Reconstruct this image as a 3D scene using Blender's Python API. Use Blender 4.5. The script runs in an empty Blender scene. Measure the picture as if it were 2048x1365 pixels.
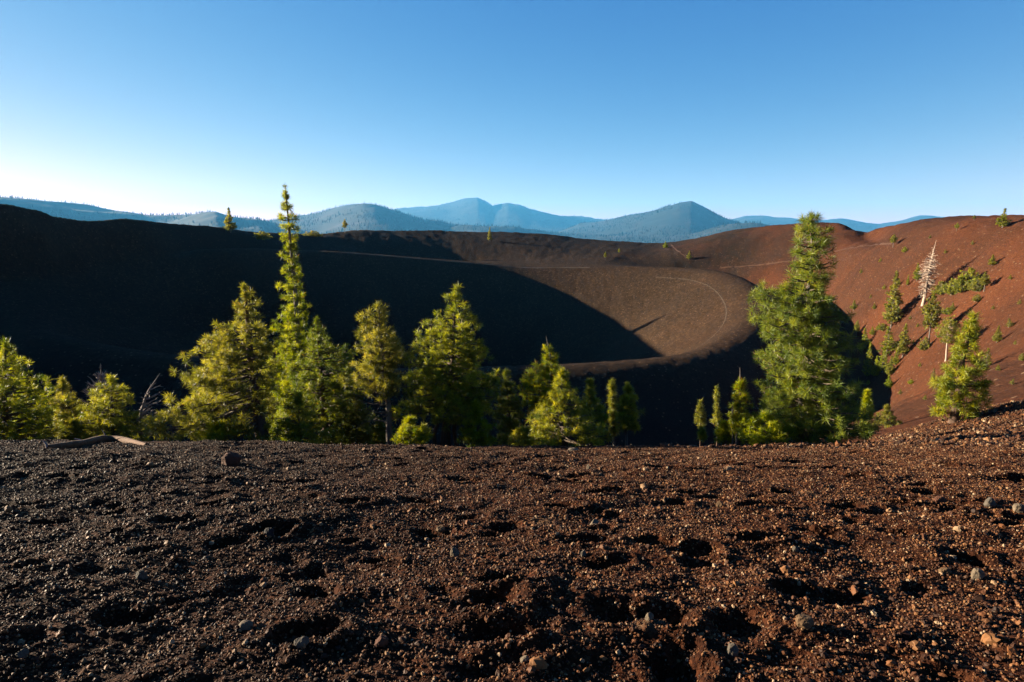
import bpy, math, random
import numpy as np
from mathutils import Vector, Matrix, noise as mnoise

# ------------------------------------------------------------------ camera, world, sun, exposure
scene = bpy.context.scene
LENS, PITCH, EYE = 22.0, math.radians(9.64), 1.6
F = 2048 * LENS / 36.0
cam_data = bpy.data.cameras.new("camera")
cam_data.lens = LENS
cam_data.sensor_width = 36.0
cam_data.clip_start = 0.05
cam_data.clip_end = 60000
cam = bpy.data.objects.new("camera", cam_data)
scene.collection.objects.link(cam)
cam.location = (0, 0, EYE)
cam.rotation_euler = (math.radians(90) - PITCH, 0, 0)
scene.camera = cam

SUN_AZ, SUN_EL = math.radians(-74), math.radians(12.1)     # azimuth from +Y, negative = left
sun_dir = Vector((math.sin(SUN_AZ) * math.cos(SUN_EL), math.cos(SUN_AZ) * math.cos(SUN_EL), math.sin(SUN_EL)))
sun_data = bpy.data.lights.new("sun", 'SUN')
sun_data.energy = 5.0
sun_data.angle = math.radians(0.5)
sun_data.color = (1.0, 0.84, 0.62)
sun = bpy.data.objects.new("sun", sun_data)
scene.collection.objects.link(sun)
sun.rotation_euler = (-sun_dir).to_track_quat('-Z', 'Y').to_euler()
sun.location = (-60, 20, 40)

world = bpy.data.worlds.new("World")
scene.world = world
world.use_nodes = True
wn, wl = world.node_tree.nodes, world.node_tree.links
wn.clear()
sky = wn.new("ShaderNodeTexSky")
sky.sky_type = 'NISHITA'
sky.sun_disc = False
sky.sun_elevation = SUN_EL
sky.sun_rotation = SUN_AZ
sky.altitude = 2600
sky.air_density = 1.0
sky.dust_density = 1.0
sky.ozone_density = 1.0
sep = wn.new("ShaderNodeSeparateColor")                      # grade of the whole sky: contrast and gain per channel
com = wn.new("ShaderNodeCombineColor")
wl.new(sky.outputs[0], sep.inputs[0])
for ch, (gamma, gain) in enumerate(((1.8, 0.172), (1.0, 0.385), (0.45, 1.06))):
    pw = wn.new("ShaderNodeMath")
    pw.operation = 'POWER'
    pw.inputs[1].default_value = gamma
    ml = wn.new("ShaderNodeMath")
    ml.operation = 'MULTIPLY'
    ml.inputs[1].default_value = gain
    wl.new(sep.outputs[ch], pw.inputs[0])
    wl.new(pw.outputs[0], ml.inputs[0])
    wl.new(ml.outputs[0], com.inputs[ch])
bg = wn.new("ShaderNodeBackground")
bg.inputs['Strength'].default_value = 0.05
wo = wn.new("ShaderNodeOutputWorld")
wl.new(com.outputs[0], bg.inputs['Color'])
wl.new(bg.outputs[0], wo.inputs['Surface'])

scene.view_settings.view_transform = 'Standard'
scene.view_settings.look = 'None'
scene.view_settings.gamma = 1.0
scene.view_settings.exposure = 2.7
cy = scene.cycles
cy.max_bounces = 6
cy.diffuse_bounces = 3
cy.glossy_bounces = 2
cy.transmission_bounces = 4
cy.volume_bounces = 0
cy.transparent_max_bounces = 8
cy.use_denoising = True
cy.sample_clamp_indirect = 4.0

RNG = np.random.default_rng(7)
random.seed(7)


# ------------------------------------------------------------------ helpers
def ray(px, py):
    """direction of the photo's pixel (2048 x 1365 frame), arrays allowed"""
    dx = (np.asarray(px, float) - 1024.0) / F
    dy = -(np.asarray(py, float) - 682.5) / F
    c, s = math.cos(PITCH), math.sin(PITCH)
    return dx, c + dy * s, -s + dy * c


def at_depth(px, py, Y):
    x, y, z = ray(px, py)
    k = Y / y
    return np.array([x * k, y * k, EYE + z * k])


def at_dist(px, py, d):
    x, y, z = ray(px, py)
    k = d / np.hypot(x, y)
    return np.array([x * k, y * k, EYE + z * k])


def smooth(a, b, v):
    if np.all(np.asarray(a) > np.asarray(b)):
        return 1 - smooth(b, a, v)
    t = np.clip((v - a) / (b - a), 0, 1)
    return t * t * (3 - 2 * t)


def _hash(ix, iy, seed):
    h = (ix.astype(np.int64) * 374761393 + iy.astype(np.int64) * 668265263 + seed * 974634777) & 0xFFFFFFFF
    h = ((h ^ (h >> 13)) * 1274126177) & 0xFFFFFFFF
    return ((h ^ (h >> 16)) & 0xFFFF) / 65535.0 * 2 * math.pi


def perlin(x, y, seed=0):
    ix, iy = np.floor(x), np.floor(y)
    fx, fy = x - ix, y - iy
    u, v = fx * fx * fx * (fx * (fx * 6 - 15) + 10), fy * fy * fy * (fy * (fy * 6 - 15) + 10)

    def g(ox, oy):
        a = _hash(ix + ox, iy + oy, seed)
        return np.cos(a) * (fx - ox) + np.sin(a) * (fy - oy)
    return (g(0, 0) * (1 - u) + g(1, 0) * u) * (1 - v) + (g(0, 1) * (1 - u) + g(1, 1) * u) * v


def fbm(x, y, octaves=4, seed=0, gain=0.5):
    t, a = 0, 1.0
    for k in range(octaves):
        t = t + a * perlin(x * 2 ** k + k * 17.3, y * 2 ** k - k * 9.1, seed + k)
        a *= gain
    return t


def mesh_np(name, verts, faces, mats=(), mat_idx=None, attrs=None, shade_smooth=False):
    """verts (n,3), faces (m,3) or (m,4) or a list of such arrays; attrs {name: per-vertex floats}"""
    me = bpy.data.meshes.new(name)
    fl = [f for f in (faces if isinstance(faces, list) else [faces]) if len(f)]
    verts = np.asarray(verts, np.float32)
    me.vertices.add(len(verts))
    me.vertices.foreach_set("co", verts.ravel())
    loops = np.concatenate([f.ravel() for f in fl]).astype(np.int32)
    sizes = np.concatenate([np.full(len(f), f.shape[1], np.int32) for f in fl])
    me.loops.add(len(loops))
    me.loops.foreach_set("vertex_index", loops)
    me.polygons.add(len(sizes))
    me.polygons.foreach_set("loop_start", np.concatenate([[0], np.cumsum(sizes)[:-1]]).astype(np.int32))
    if mat_idx is not None:
        me.polygons.foreach_set("material_index", np.asarray(mat_idx, np.int32))
    me.polygons.foreach_set("use_smooth", np.full(len(sizes), shade_smooth, bool))
    for m in mats:
        me.materials.append(m)
    for k, a in (attrs or {}).items():
        at = me.attributes.new(k, 'FLOAT', 'POINT')
        at.data.foreach_set("value", np.asarray(a, np.float32))
    me.update(calc_edges=True)
    return me


def link(name, me, parent=None):
    o = bpy.data.objects.new(name, me)
    scene.collection.objects.link(o)
    if parent is not None:
        o.parent = parent
    return o


def tag(o, label=None, cat=None, group=None, kind=None):
    for k, v in (("label", label), ("category", cat), ("group", group), ("kind", kind)):
        if v:
            o[k] = v
    return o


# ------------------------------------------------------------------ materials
def new_mat(name):
    m = bpy.data.materials.new(name)
    m.use_nodes = True
    n = m.node_tree.nodes
    n.clear()
    out = n.new("ShaderNodeOutputMaterial")
    return m, n, m.node_tree.links, out


def ramp(n, stops, interp='LINEAR'):
    r = n.new("ShaderNodeValToRGB")
    r.color_ramp.interpolation = interp
    e = r.color_ramp.elements
    while len(e) < len(stops):
        e.new(0.5)
    for el, (p, c) in zip(e, stops):
        el.position = p
        el.color = (*c, 1)
    return r


def mixc(n, l, fac, a, b, mode='MIX'):
    m = n.new("ShaderNodeMix")
    m.data_type = 'RGBA'
    m.blend_type = mode
    for sock, v in ((m.inputs[0], fac), (m.inputs[6], a), (m.inputs[7], b)):
        if hasattr(v, "links"):
            l.new(v, sock)
        elif isinstance(v, (int, float)):
            sock.default_value = v
        else:
            sock.default_value = (*v, 1)
    return m.outputs[2]


def noise_node(n, l, vec, scale, detail=4, rough=0.55):
    t = n.new("ShaderNodeTexNoise")
    t.inputs['Scale'].default_value = scale
    t.inputs['Detail'].default_value = detail
    t.inputs['Roughness'].default_value = rough
    if vec is not None:
        l.new(vec, t.inputs['Vector'])
    return t.outputs[0]


def attr(n, name, kind='GEOMETRY'):
    a = n.new("ShaderNodeAttribute")
    a.attribute_name = name
    a.attribute_type = kind
    return a.outputs['Fac']


def cinder_ground_material():
    m, n, l, out = new_mat("cinder")
    geo = n.new("ShaderNodeNewGeometry")
    pos = geo.outputs['Position']
    red = attr(n, "red")
    tan_ = attr(n, "tan")
    # near grains, mid clods, broad patches
    v1 = n.new("ShaderNodeTexVoronoi")
    v1.inputs['Scale'].default_value = 42
    l.new(pos, v1.inputs['Vector'])
    v2 = n.new("ShaderNodeTexVoronoi")
    v2.inputs['Scale'].default_value = 2.2
    l.new(pos, v2.inputs['Vector'])
    broad = noise_node(n, l, pos, 0.05, 5)
    mid = noise_node(n, l, pos, 0.6, 6, 0.65)
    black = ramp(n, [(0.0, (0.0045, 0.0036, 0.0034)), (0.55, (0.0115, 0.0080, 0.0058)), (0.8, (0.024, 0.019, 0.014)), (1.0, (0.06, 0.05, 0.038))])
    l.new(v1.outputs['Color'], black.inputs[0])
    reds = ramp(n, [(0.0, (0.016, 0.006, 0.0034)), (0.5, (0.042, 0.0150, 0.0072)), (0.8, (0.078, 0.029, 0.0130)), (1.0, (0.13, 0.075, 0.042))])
    l.new(v1.outputs['Color'], reds.inputs[0])
    add = n.new("ShaderNodeMath")
    add.operation = 'MULTIPLY_ADD'
    l.new(mid, add.inputs[0])
    add.inputs[1].default_value = 0.9
    add.inputs[2].default_value = -0.45
    add2 = n.new("ShaderNodeMath")
    add2.use_clamp = True
    l.new(add.outputs[0], add2.inputs[0])
    l.new(red, add2.inputs[1])
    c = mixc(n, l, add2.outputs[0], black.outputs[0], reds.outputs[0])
    tanr = ramp(n, [(0.0, (0.0140, 0.0088, 0.0049)), (0.6, (0.0250, 0.0152, 0.0085)), (1.0, (0.046, 0.029, 0.017))])
    l.new(v2.outputs['Color'], tanr.inputs[0])
    c = mixc(n, l, tan_, c, tanr.outputs[0])
    br = ramp(n, [(0.25, (0.72, 0.72, 0.72)), (0.75, (1.25, 1.2, 1.15))])
    l.new(broad, br.inputs[0])
    c = mixc(n, l, 1.0, c, br.outputs[0], 'MULTIPLY')
    # mottling at the size of stones seen from far off
    st = ramp(n, [(0.3, (0.7, 0.7, 0.7)), (0.55, (1, 1, 1)), (0.75, (1.5, 1.35, 1.2))])
    l.new(noise_node(n, l, pos, 3.0, 3, 0.7), st.inputs[0])
    c = mixc(n, l, 0.8, c, st.outputs[0], 'MULTIPLY')
    s2 = ramp(n, [(0.32, (0.5, 0.5, 0.5)), (0.5, (0.95, 0.95, 0.95)), (0.64, (1.5, 1.4, 1.3)), (0.72, (2.3, 2.1, 1.9))])
    l.new(noise_node(n, l, pos, 3.6, 6, 0.9), s2.inputs[0])
    c = mixc(n, l, 1.0, c, s2.outputs[0], 'MULTIPLY')
    v3 = n.new("ShaderNodeTexVoronoi")                       # scattered paler stones
    v3.inputs['Scale'].default_value = 1.1
    l.new(pos, v3.inputs['Vector'])
    s3 = ramp(n, [(0.0, (1, 1, 1)), (0.10, (1, 1, 1)), (0.16, (0, 0, 0))])
    l.new(v3.outputs['Distance'], s3.inputs[0])
    c = mixc(n, l, s3.outputs[0], c, (0.10, 0.062, 0.038))
    c = mixc(n, l, attr(n, "gap_shade"), c, (.5, .46, .42), 'MULTIPLY')  # black shade between the pebbles, painted by darkening the near ground's colour
    b = n.new("ShaderNodeBsdfPrincipled")
    l.new(c, b.inputs['Base Color'])
    b.inputs['Roughness'].default_value = 0.9
    b.inputs['Specular IOR Level'].default_value = 0.04
    bump1 = n.new("ShaderNodeBump")
    bump1.inputs['Strength'].default_value = 0.7
    bump1.inputs['Distance'].default_value = 0.012
    l.new(v1.outputs['Distance'], bump1.inputs['Height'])
    bump1.invert = True
    bump2 = n.new("ShaderNodeBump")
    bump2.inputs['Strength'].default_value = 0.8
    bump2.inputs['Distance'].default_value = 0.22
    l.new(noise_node(n, l, pos, 1.6, 7, 0.7), bump2.inputs['Height'])
    l.new(bump1.outputs[0], bump2.inputs['Normal'])
    l.new(bump2.outputs[0], b.inputs['Normal'])
    l.new(b.outputs[0], out.inputs[0])
    return m


def simple_mat(name, stops, scale=4.0, rough=0.9, stretch=None, bump=0.4, bdist=0.02):
    m, n, l, out = new_mat(name)
    tc = n.new("ShaderNodeTexCoord")
    mp = n.new("ShaderNodeMapping")
    if stretch:
        mp.inputs['Scale'].default_value = stretch
    l.new(tc.outputs['Object'], mp.inputs[0])
    f = noise_node(n, l, mp.outputs[0], scale, 6, 0.65)
    r = ramp(n, stops)
    l.new(f, r.inputs[0])
    b = n.new("ShaderNodeBsdfPrincipled")
    l.new(r.outputs[0], b.inputs['Base Color'])
    b.inputs['Roughness'].default_value = rough
    b.inputs['Specular IOR Level'].default_value = 0.2
    bp = n.new("ShaderNodeBump")
    bp.inputs['Strength'].default_value = bump
    bp.inputs['Distance'].default_value = bdist
    l.new(f, bp.inputs['Height'])
    l.new(bp.outputs[0], b.inputs['Normal'])
    l.new(b.outputs[0], out.inputs[0])
    return m


def needle_mat(name, dark, mid, light, trans=0.45):
    m, n, l, out = new_mat(name)
    r = ramp(n, [(0.0, dark), (0.5, mid), (0.93, light), (0.97, (0.16, 0.09, 0.02))])
    l.new(attr(n, "tint"), r.inputs[0])
    oi = n.new("ShaderNodeObjectInfo")
    hs = n.new("ShaderNodeHueSaturation")
    for sock, lo, hi in (('Hue', .488, .515), ('Saturation', .93, 1.1), ('Value', .88, 1.2)):
        mr = n.new("ShaderNodeMapRange")
        l.new(oi.outputs['Random'], mr.inputs[0])
        mr.inputs[3].default_value, mr.inputs[4].default_value = lo, hi
        l.new(mr.outputs[0], hs.inputs[sock])
    l.new(r.outputs[0], hs.inputs['Color'])
    d = n.new("ShaderNodeBsdfPrincipled")
    d.inputs['Roughness'].default_value = 0.5
    d.inputs['Specular IOR Level'].default_value = 0.35
    l.new(hs.outputs[0], d.inputs['Base Color'])
    t = n.new("ShaderNodeBsdfTranslucent")
    tc = mixc(n, l, 1.0, hs.outputs[0], (1.5, 1.25, 0.5), 'MULTIPLY')
    l.new(tc, t.inputs[0])
    mx = n.new("ShaderNodeMixShader")
    mx.inputs[0].default_value = trans
    l.new(d.outputs[0], mx.inputs[1])
    l.new(t.outputs[0], mx.inputs[2])
    l.new(mx.outputs[0], out.inputs[0])
    return m


M_CINDER = cinder_ground_material()

# ------------------------------------------------------------------ the crater's shape
CX, CY = -8.0, 132.0
inner_px = [(1000, 727, 80), (1150, 722, 82), (1250, 716, 85), (1350, 706, 90), (1430, 680, 101), (1480, 645, 113),
            (1500, 607, 127), (1482, 572, 142), (1445, 548, 157), (1400, 538, 168), (1300, 534, 178), (1180, 533, 186),
            (1050, 534, 189), (850, 517, 188), (680, 503, 182), (500, 496, 170)]
inner = [at_dist(*p) for p in inner_px] + [np.array(p) for p in ((-88, 138, -2.0), (-86, 112, -5.0), (-66, 86, -11.0), (-34, 80, -14.5))]
outer_px = [(1330, 487, 245), (1200, 480, 250), (1100, 467, 250), (1000, 462, 248), (850, 459, 244), (720, 459, 235), (640, 468, 228),
            (500, 459, 208), (460, 453, 197), (300, 433, 172), (150, 411, 155), (0, 390, 142),
            (1480, 455, 228), (1560, 446, 218), (1650, 440, 208), (1710, 441, 200), (1770, 447, 190), (1850, 437, 172), (1950, 432, 152), (2048, 430, 136)]
outer = [at_dist(*p) for p in outer_px] + [np.array(p) for p in (
    (-112, 72, 13.0), (-104, 36, 9.0), (-80, 8, 5.0), (-40, -4, 1.5), (0, -3, 0.2), (30, 2, 1.0), (58, 18, 3.0), (80, 44, 5.0), (88, 70, 6.0))]


def polar_table(pts):
    p = np.array(pts)
    th = np.arctan2(p[:, 1] - CY, p[:, 0] - CX)
    r = np.hypot(p[:, 0] - CX, p[:, 1] - CY)
    o = np.argsort(th)
    th, r, z = th[o], r[o], p[o, 2]
    th = np.concatenate([th - 2 * math.pi, th, th + 2 * math.pi])
    tt = np.linspace(-math.pi, math.pi, 1441)

    def f(v):
        a = np.interp(tt, th, np.tile(v, 3))
        k = np.exp(-0.5 * (np.arange(-14, 15) / 5.0) ** 2)
        k /= k.sum()
        return np.convolve(np.concatenate([a[-15:-1], a, a[1:15]]), k, 'valid')
    return tt, f(r), f(z)


T_, RI, ZI = polar_table(inner)
_, RO, ZO = polar_table(outer)
# depth of the moat between the inner and the outer rim, by bearing (degrees) about the crater's middle
moat_deg = np.array([-180, -150, -110, -90, -60, -30, 0, 20, 35, 48, 60, 75, 88, 100, 120, 150, 180])
moat_dep = np.array([2, 4, 9, 11, 11, 11.5, 12, 12, 9, 2.2, -1.5, -2.0, -0.3, 2.8, 4, 3, 2])


def ring_height(x, y):
    dx, dy = x - CX, y - CY
    r, th = np.hypot(dx, dy), np.arctan2(dy, dx)
    ri, zi = np.interp(th, T_, RI), np.interp(th, T_, ZI)
    ro, zo = np.interp(th, T_, RO), np.interp(th, T_, ZO)
    dep = np.interp(np.degrees(th), moat_deg, moat_dep)
    crest = 4.5                                  # flat top of the inner rim
    rm = ri + crest + np.clip(0.22 * (ro - ri), 9, 20)
    zm = zi - dep
    rm = np.minimum(rm, ro - 5)
    inside = np.maximum(zi - 0.60 * (ri - r), -47.0)
    a = np.clip((r - ri - crest) / (rm - ri - crest), 0, 1)
    b = np.clip((r - rm) / (ro - rm), 0, 1)
    deg = np.degrees(th)
    belly = 0.10 + 0.20 * smooth(-85, -60, deg) * (1 - smooth(-5, 25, deg))      # the right-hand wall bulges
    wall = zm + (zo - zm) * np.minimum(b + belly * np.sin(b * math.pi), 0.995)
    z = np.where(r < ri, inside, np.where(r < rm, zi + (zm - zi) * a, np.where(r < ro, wall, zo - 0.52 * (r - ro))))
    return z


GS = 1.0
gx, gy = np.arange(-330, 331, GS), np.arange(-150, 481, GS)
GX, GY = np.meshgrid(gx, gy)
GZ = ring_height(GX, GY)


def blur(a, s):
    k = np.exp(-0.5 * (np.arange(-int(3 * s), int(3 * s) + 1) / s) ** 2)
    k /= k.sum()
    p = len(k) // 2
    a = np.apply_along_axis(lambda v: np.convolve(np.pad(v, p, 'edge'), k, 'valid'), 0, a)
    return np.apply_along_axis(lambda v: np.convolve(np.pad(v, p, 'edge'), k, 'valid'), 1, a)


GZ = blur(GZ, 1.5)
# rills and slides running down the walls
GTH, GR = np.arctan2(GY - CY, GX - CX), np.hypot(GX - CX, GY - CY)
GRI = GR - np.interp(GTH, T_, RI)
GZ += 0.15 * fbm(GTH * 30.0, GR / 34.0, 3, 15) * smooth(12, 40, GR) * smooth(6, 22, np.abs(GRI - 2.2))
# gully under the right-hand skyline
ga, gb = at_dist(1722, 443, 204), at_dist(1772, 490, 160)
gt = np.clip(((GX - ga[0]) * (gb[0] - ga[0]) + (GY - ga[1]) * (gb[1] - ga[1])) / ((gb[0] - ga[0]) ** 2 + (gb[1] - ga[1]) ** 2), 0, 1)
gd = np.hypot(GX - ga[0] - gt * (gb[0] - ga[0]), GY - ga[1] - gt * (gb[1] - ga[1])) + 1.5 * fbm(GX / 4, GY / 4, 2, 16)
GZ -= 2.6 * np.exp(-(gd / 3.2) ** 2) * (1 - .5 * gt)
GZ += (0.5 * fbm(GX / 26.0, GY / 26.0, 3, 5) + 0.12 * fbm(GX / 5.0, GY / 5.0, 2, 9)) * (.12 + .88 * smooth(4, 20, np.abs(GRI - 2.2)))


def grid_height(x, y):
    u = np.clip((x - gx[0]) / GS, 0, len(gx) - 1.001)
    v = np.clip((y - gy[0]) / GS, 0, len(gy) - 1.001)
    i, j = u.astype(int), v.astype(int)
    fu, fv = u - i, v - j
    return (GZ[j, i] * (1 - fu) + GZ[j, i + 1] * fu) * (1 - fv) + (GZ[j + 1, i] * (1 - fu) + GZ[j + 1, i + 1] * fu) * fv


def fore_height(x, y):
    """the rim shoulder the camera stands on: bends away to the crater, lifts to the right"""
    d = np.hypot(x, y)
    az = np.degrees(np.arctan2(x, y))
    s = np.maximum(y, -6)
    z = -(0.080 * s + 0.0116 * np.maximum(s, 0) ** 2)
    z = z + 0.0008 * smooth(0, 30, -az) * np.minimum(d, 30) ** 2
    return z


def base_height(x, y):
    x, y = np.asarray(x, float), np.asarray(y, float)
    d = np.hypot(x, y)
    w = smooth(13, 34, d)
    az = np.degrees(np.arctan2(x, y))
    # bank of rubble that swings round to the right-hand slope
    bank = 1.2 * smooth(19, 40, az) * smooth(75, 50, az) * (np.minimum(d, 24) / 22) ** 4.5 * (1 - smooth(23, 40, d))
    return fore_height(x, y) * (1 - w) + grid_height(x, y) * w + bank


# boot prints and dents in the loose cinders: photo pixel of each, size in metres
PRINTS = [(1000, 1172, .36, .17), (1165, 1085, .36, .16), (1200, 1060, .2, .12), (862, 1055, .34, .16), (1012, 1052, .26, .15), (835, 1002, .36, .18),
          (1328, 938, .48, .2), (1256, 950, .36, .14), (1540, 942, .4, .16), (1590, 925, .4, .15), (1715, 958, .34, .18), (1350, 1005, .36, .16),
          (1182, 968, .42, .16), (1260, 912, .38, .16), (930, 960, .46, .15), (250, 930, .5, .18), (222, 1010, .46, .2), (605, 1000, .36, .18),
          (350, 1048, .4, .22), (640, 1190, .32, .18), (1305, 1090, .34, .16), (1395, 1105, .3, .17), (1230, 1235, .34, .2), (1330, 1240, .26, .2),
          (1215, 1130, .3, .15), (1670, 1195, .36, .18), (1690, 1010, .32, .15), (1940, 1112, .28, .2), (1855, 985, .4, .15), (980, 1215, .4, .16),
          (1475, 1255, .3, .2), (1000, 1275, .34, .18), (620, 960, .34, .15), (870, 925, .44, .14), (1450, 930, .4, .12), (1880, 930, .4, .14),
          (540, 1065, .3, .2), (1560, 1080, .36, .14), (1500, 1085, .3, .14), (130, 960, .44, .15), (60, 1130, .36, .2), (760, 1110, .3, .14),
          (1630, 1060, .34, .14), (1800, 1060, .3, .16), (1580, 1190, .26, .15), (1350, 1330, .22, .26), (600, 1280, .3, .18), (250, 1240, .36, .2),
          (980, 945, .4, .12), (1095, 935, .36, .12), (1060, 985, .36, .13), (1420, 965, .34, .13), (1640, 905, .4, .12), (300, 985, .4, .14),
          (450, 985, .36, .14), (700, 1010, .3, .14), (1120, 1020, .3, .13), (1500, 1010, .36, .14), (1960, 1030, .36, .15), (90, 1040, .36, .15)]


def ground_hit(px, py, fn=base_height, far=400.0):
    """first point where the pixel's line of sight meets the ground"""
    x, y, z = ray(px, py)
    h = math.hypot(x, y)
    d = 1.0 * (far / 1.0) ** (np.arange(6000) / 5999.0)
    X, Y, Z = x / h * d, y / h * d, EYE + z / h * d
    below = np.nonzero(Z < fn(X, Y))[0]
    k = below[0] if len(below) else len(d) - 1
    return np.array([X[k], Y[k], float(fn(X[k:k + 1], Y[k:k + 1])[0])])


# and the many small shallow scuffs between them
_r = random.Random(11)
SCUFFS = [(_r.uniform(-42, 42), _r.uniform(2.2, 11.5)) for _ in range(170)]
TREADS = [(_r.uniform(-43, 43), _r.uniform(5.5, 11.2)) for _ in range(60)]        # more prints towards the edge
prints_w = [(np.array([d * math.sin(math.radians(a)), d * math.cos(math.radians(a)), 0.0]), _r.uniform(.12, .3), _r.uniform(.09, .16), _r.uniform(-.8, .8), _r.uniform(.02, .05)) for a, d in SCUFFS]
prints_w += [(np.array([d * math.sin(math.radians(a)), d * math.cos(math.radians(a)), 0.0]), _r.uniform(.28, .42), _r.uniform(.11, .17), _r.uniform(-.5, .5), _r.uniform(.05, .085)) for a, d in TREADS]
prints_w += [(ground_hit(px, py), a, b, random.uniform(-.3, .3), random.uniform(.06, .095)) for px, py, a, b in PRINTS]


def detail(x, y):
    d = np.hypot(x, y)
    near = 1 - smooth(14, 24, d)
    z = 0.105 * fbm(x / 1.9, y / 1.9, 3, 21) + near * (0.045 * fbm(x / .42, y / .42, 3, 31) + 0.010 * fbm(x / .07, y / .07, 2, 41))
    lip = np.abs(np.hypot(x - CX, y - CY) - np.interp(np.arctan2(y - CY, x - CX), T_, RI) - 2.2)
    z = z + (1 - near) * (.15 + .85 * smooth(4, 18, lip)) * 0.17 * fbm(x / 3.0, y / 3.0, 4, 51, .6) * smooth(18, 60, d)
    for (p, a, b, rot, dep) in prints_w:
        c, s = math.cos(rot), math.sin(rot)
        sel = (np.abs(x - p[0]) < a * 1.6) & (np.abs(y - p[1]) < a * 1.6)
        if not sel.any():
            continue
        u = ((x[sel] - p[0]) * c + (y[sel] - p[1]) * s) / (a / 2)
        v = (-(x[sel] - p[0]) * s + (y[sel] - p[1]) * c) / (b / 1.6)
        q = (np.abs(u) ** 2.2 + np.abs(v) ** 2.2) ** (1 / 2.2) * (1 + .45 * fbm(x[sel] / .16 + p[0] * 7, y[sel] / .16, 2, 33))
        z[sel] += -dep * (1 - smooth(.35, 1.1, q)) + dep * .30 * np.exp(-((q - 1.35) / .3) ** 2) * (.4 + .6 * smooth(-1, 1, u))
    return z


def ground_height(x, y):
    x, y = np.atleast_1d(np.asarray(x, float)), np.atleast_1d(np.asarray(y, float))
    return base_height(x, y) + detail(x, y)


def gh(x, y):
    return float(ground_height(x, y)[0])


# ground sheet: rings about the viewpoint, fine in front, coarse behind
r_rows = np.concatenate([[0.02, 0.3], np.geomspace(0.7, 20, 900), np.geomspace(20.15, 460, 430)])
fine = np.linspace(-52, 52, 760)
coarse = np.linspace(52, 308, 90)[1:-1]
az_cols = np.radians(np.concatenate([fine, coarse]))
AZ, RR = np.meshgrid(az_cols, r_rows)
X, Y = RR * np.sin(AZ), RR * np.cos(AZ)
Z = ground_height(X.ravel(), Y.ravel())
nR, nA = X.shape
idx = np.arange(nR * nA).reshape(nR, nA)
nxt = np.roll(idx, -1, 1)
quads = np.stack([idx[:-1], nxt[:-1], nxt[1:], idx[1:]], -1).reshape(-1, 4)[:, ::-1]


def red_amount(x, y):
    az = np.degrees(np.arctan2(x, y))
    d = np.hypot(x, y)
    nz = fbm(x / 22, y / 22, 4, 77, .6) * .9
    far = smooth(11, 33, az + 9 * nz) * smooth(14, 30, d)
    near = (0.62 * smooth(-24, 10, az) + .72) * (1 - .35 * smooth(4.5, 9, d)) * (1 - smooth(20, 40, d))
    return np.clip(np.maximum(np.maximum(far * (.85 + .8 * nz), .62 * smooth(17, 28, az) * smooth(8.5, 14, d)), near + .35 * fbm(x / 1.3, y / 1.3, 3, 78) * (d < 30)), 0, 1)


def sm_in(v, a, b):
    return 1 - smooth(a, b, v)


def tan_amount(x, y):
    dx, dy = x - CX, y - CY
    r, th = np.hypot(dx, dy), np.arctan2(dy, dx)
    ri = np.interp(th, T_, RI)
    far_mid = smooth(30, 60, np.degrees(th)) * sm_in(np.degrees(th), 95, 130)
    return np.clip(sm_in(r - ri, 3, 12 + 45 * far_mid), 0, 1) * 0.85


xf, yf = X.ravel(), Y.ravel()
me = mesh_np("cinder_ground", np.stack([xf, yf, Z], 1), quads, [M_CINDER],
             attrs={"red": red_amount(xf, yf), "tan": tan_amount(xf, yf), "gap_shade": .9 * (1 - smooth(7, 14, np.hypot(xf, yf)))}, shade_smooth=True)
tag(link("cinder_ground", me), kind="structure")

# ------------------------------------------------------------------ country beyond the cone: lowlands, wooded hills, air
def sil(points):
    p = np.array(points, float)
    x, y, z = ray(p[:, 0], p[:, 1])
    return np.degrees(np.arctan2(x, y)), z / np.hypot(x, y)


HILLS = [  # silhouette in the photo, distance, half depth
    ([(-400, 360), (-150, 378), (0, 388), (60, 394), (150, 406), (200, 412), (290, 427), (340, 429), (400, 421), (430, 419), (470, 432), (520, 436), (600, 460), (700, 478)], 6600, 1800),
    ([(430, 470), (520, 441), (570, 432), (640, 421), (690, 409), (725, 405), (750, 408), (780, 416), (850, 436), (960, 462), (1060, 478)], 8200, 2200),
    ([(560, 470), (700, 430), (790, 418), (850, 411), (900, 404), (930, 396), (955, 393), (970, 398), (985, 408), (1015, 403), (1040, 409), (1060, 418), (1120, 430), (1200, 436), (1240, 438), (1340, 450), (1480, 470)], 15000, 2600),
    ([(1080, 476), (1160, 447), (1240, 434), (1300, 421), (1335, 409), (1360, 403), (1385, 402), (1400, 410), (1425, 423), (1450, 435), (1480, 446), (1510, 454), (1580, 472)], 9600, 2000),
    ([(1400, 460), (1450, 442), (1490, 431), (1525, 429), (1560, 434), (1620, 440), (1680, 435), (1720, 441), (1760, 447), (1790, 442), (1840, 430), (1865, 429), (1890, 433), (1920, 440), (2000, 436), (2100, 425), (2400, 410)], 16500, 2200),
    ([(1240, 487), (1300, 474), (1380, 468), (1440, 452), (1500, 446), (1540, 450), (1600, 470), (1680, 480)], 6400, 1000),
    ([(760, 478), (860, 455), (940, 449), (1030, 452), (1100, 461), (1200, 466), (1300, 470), (1400, 478)], 7000, 1000)]


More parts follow.
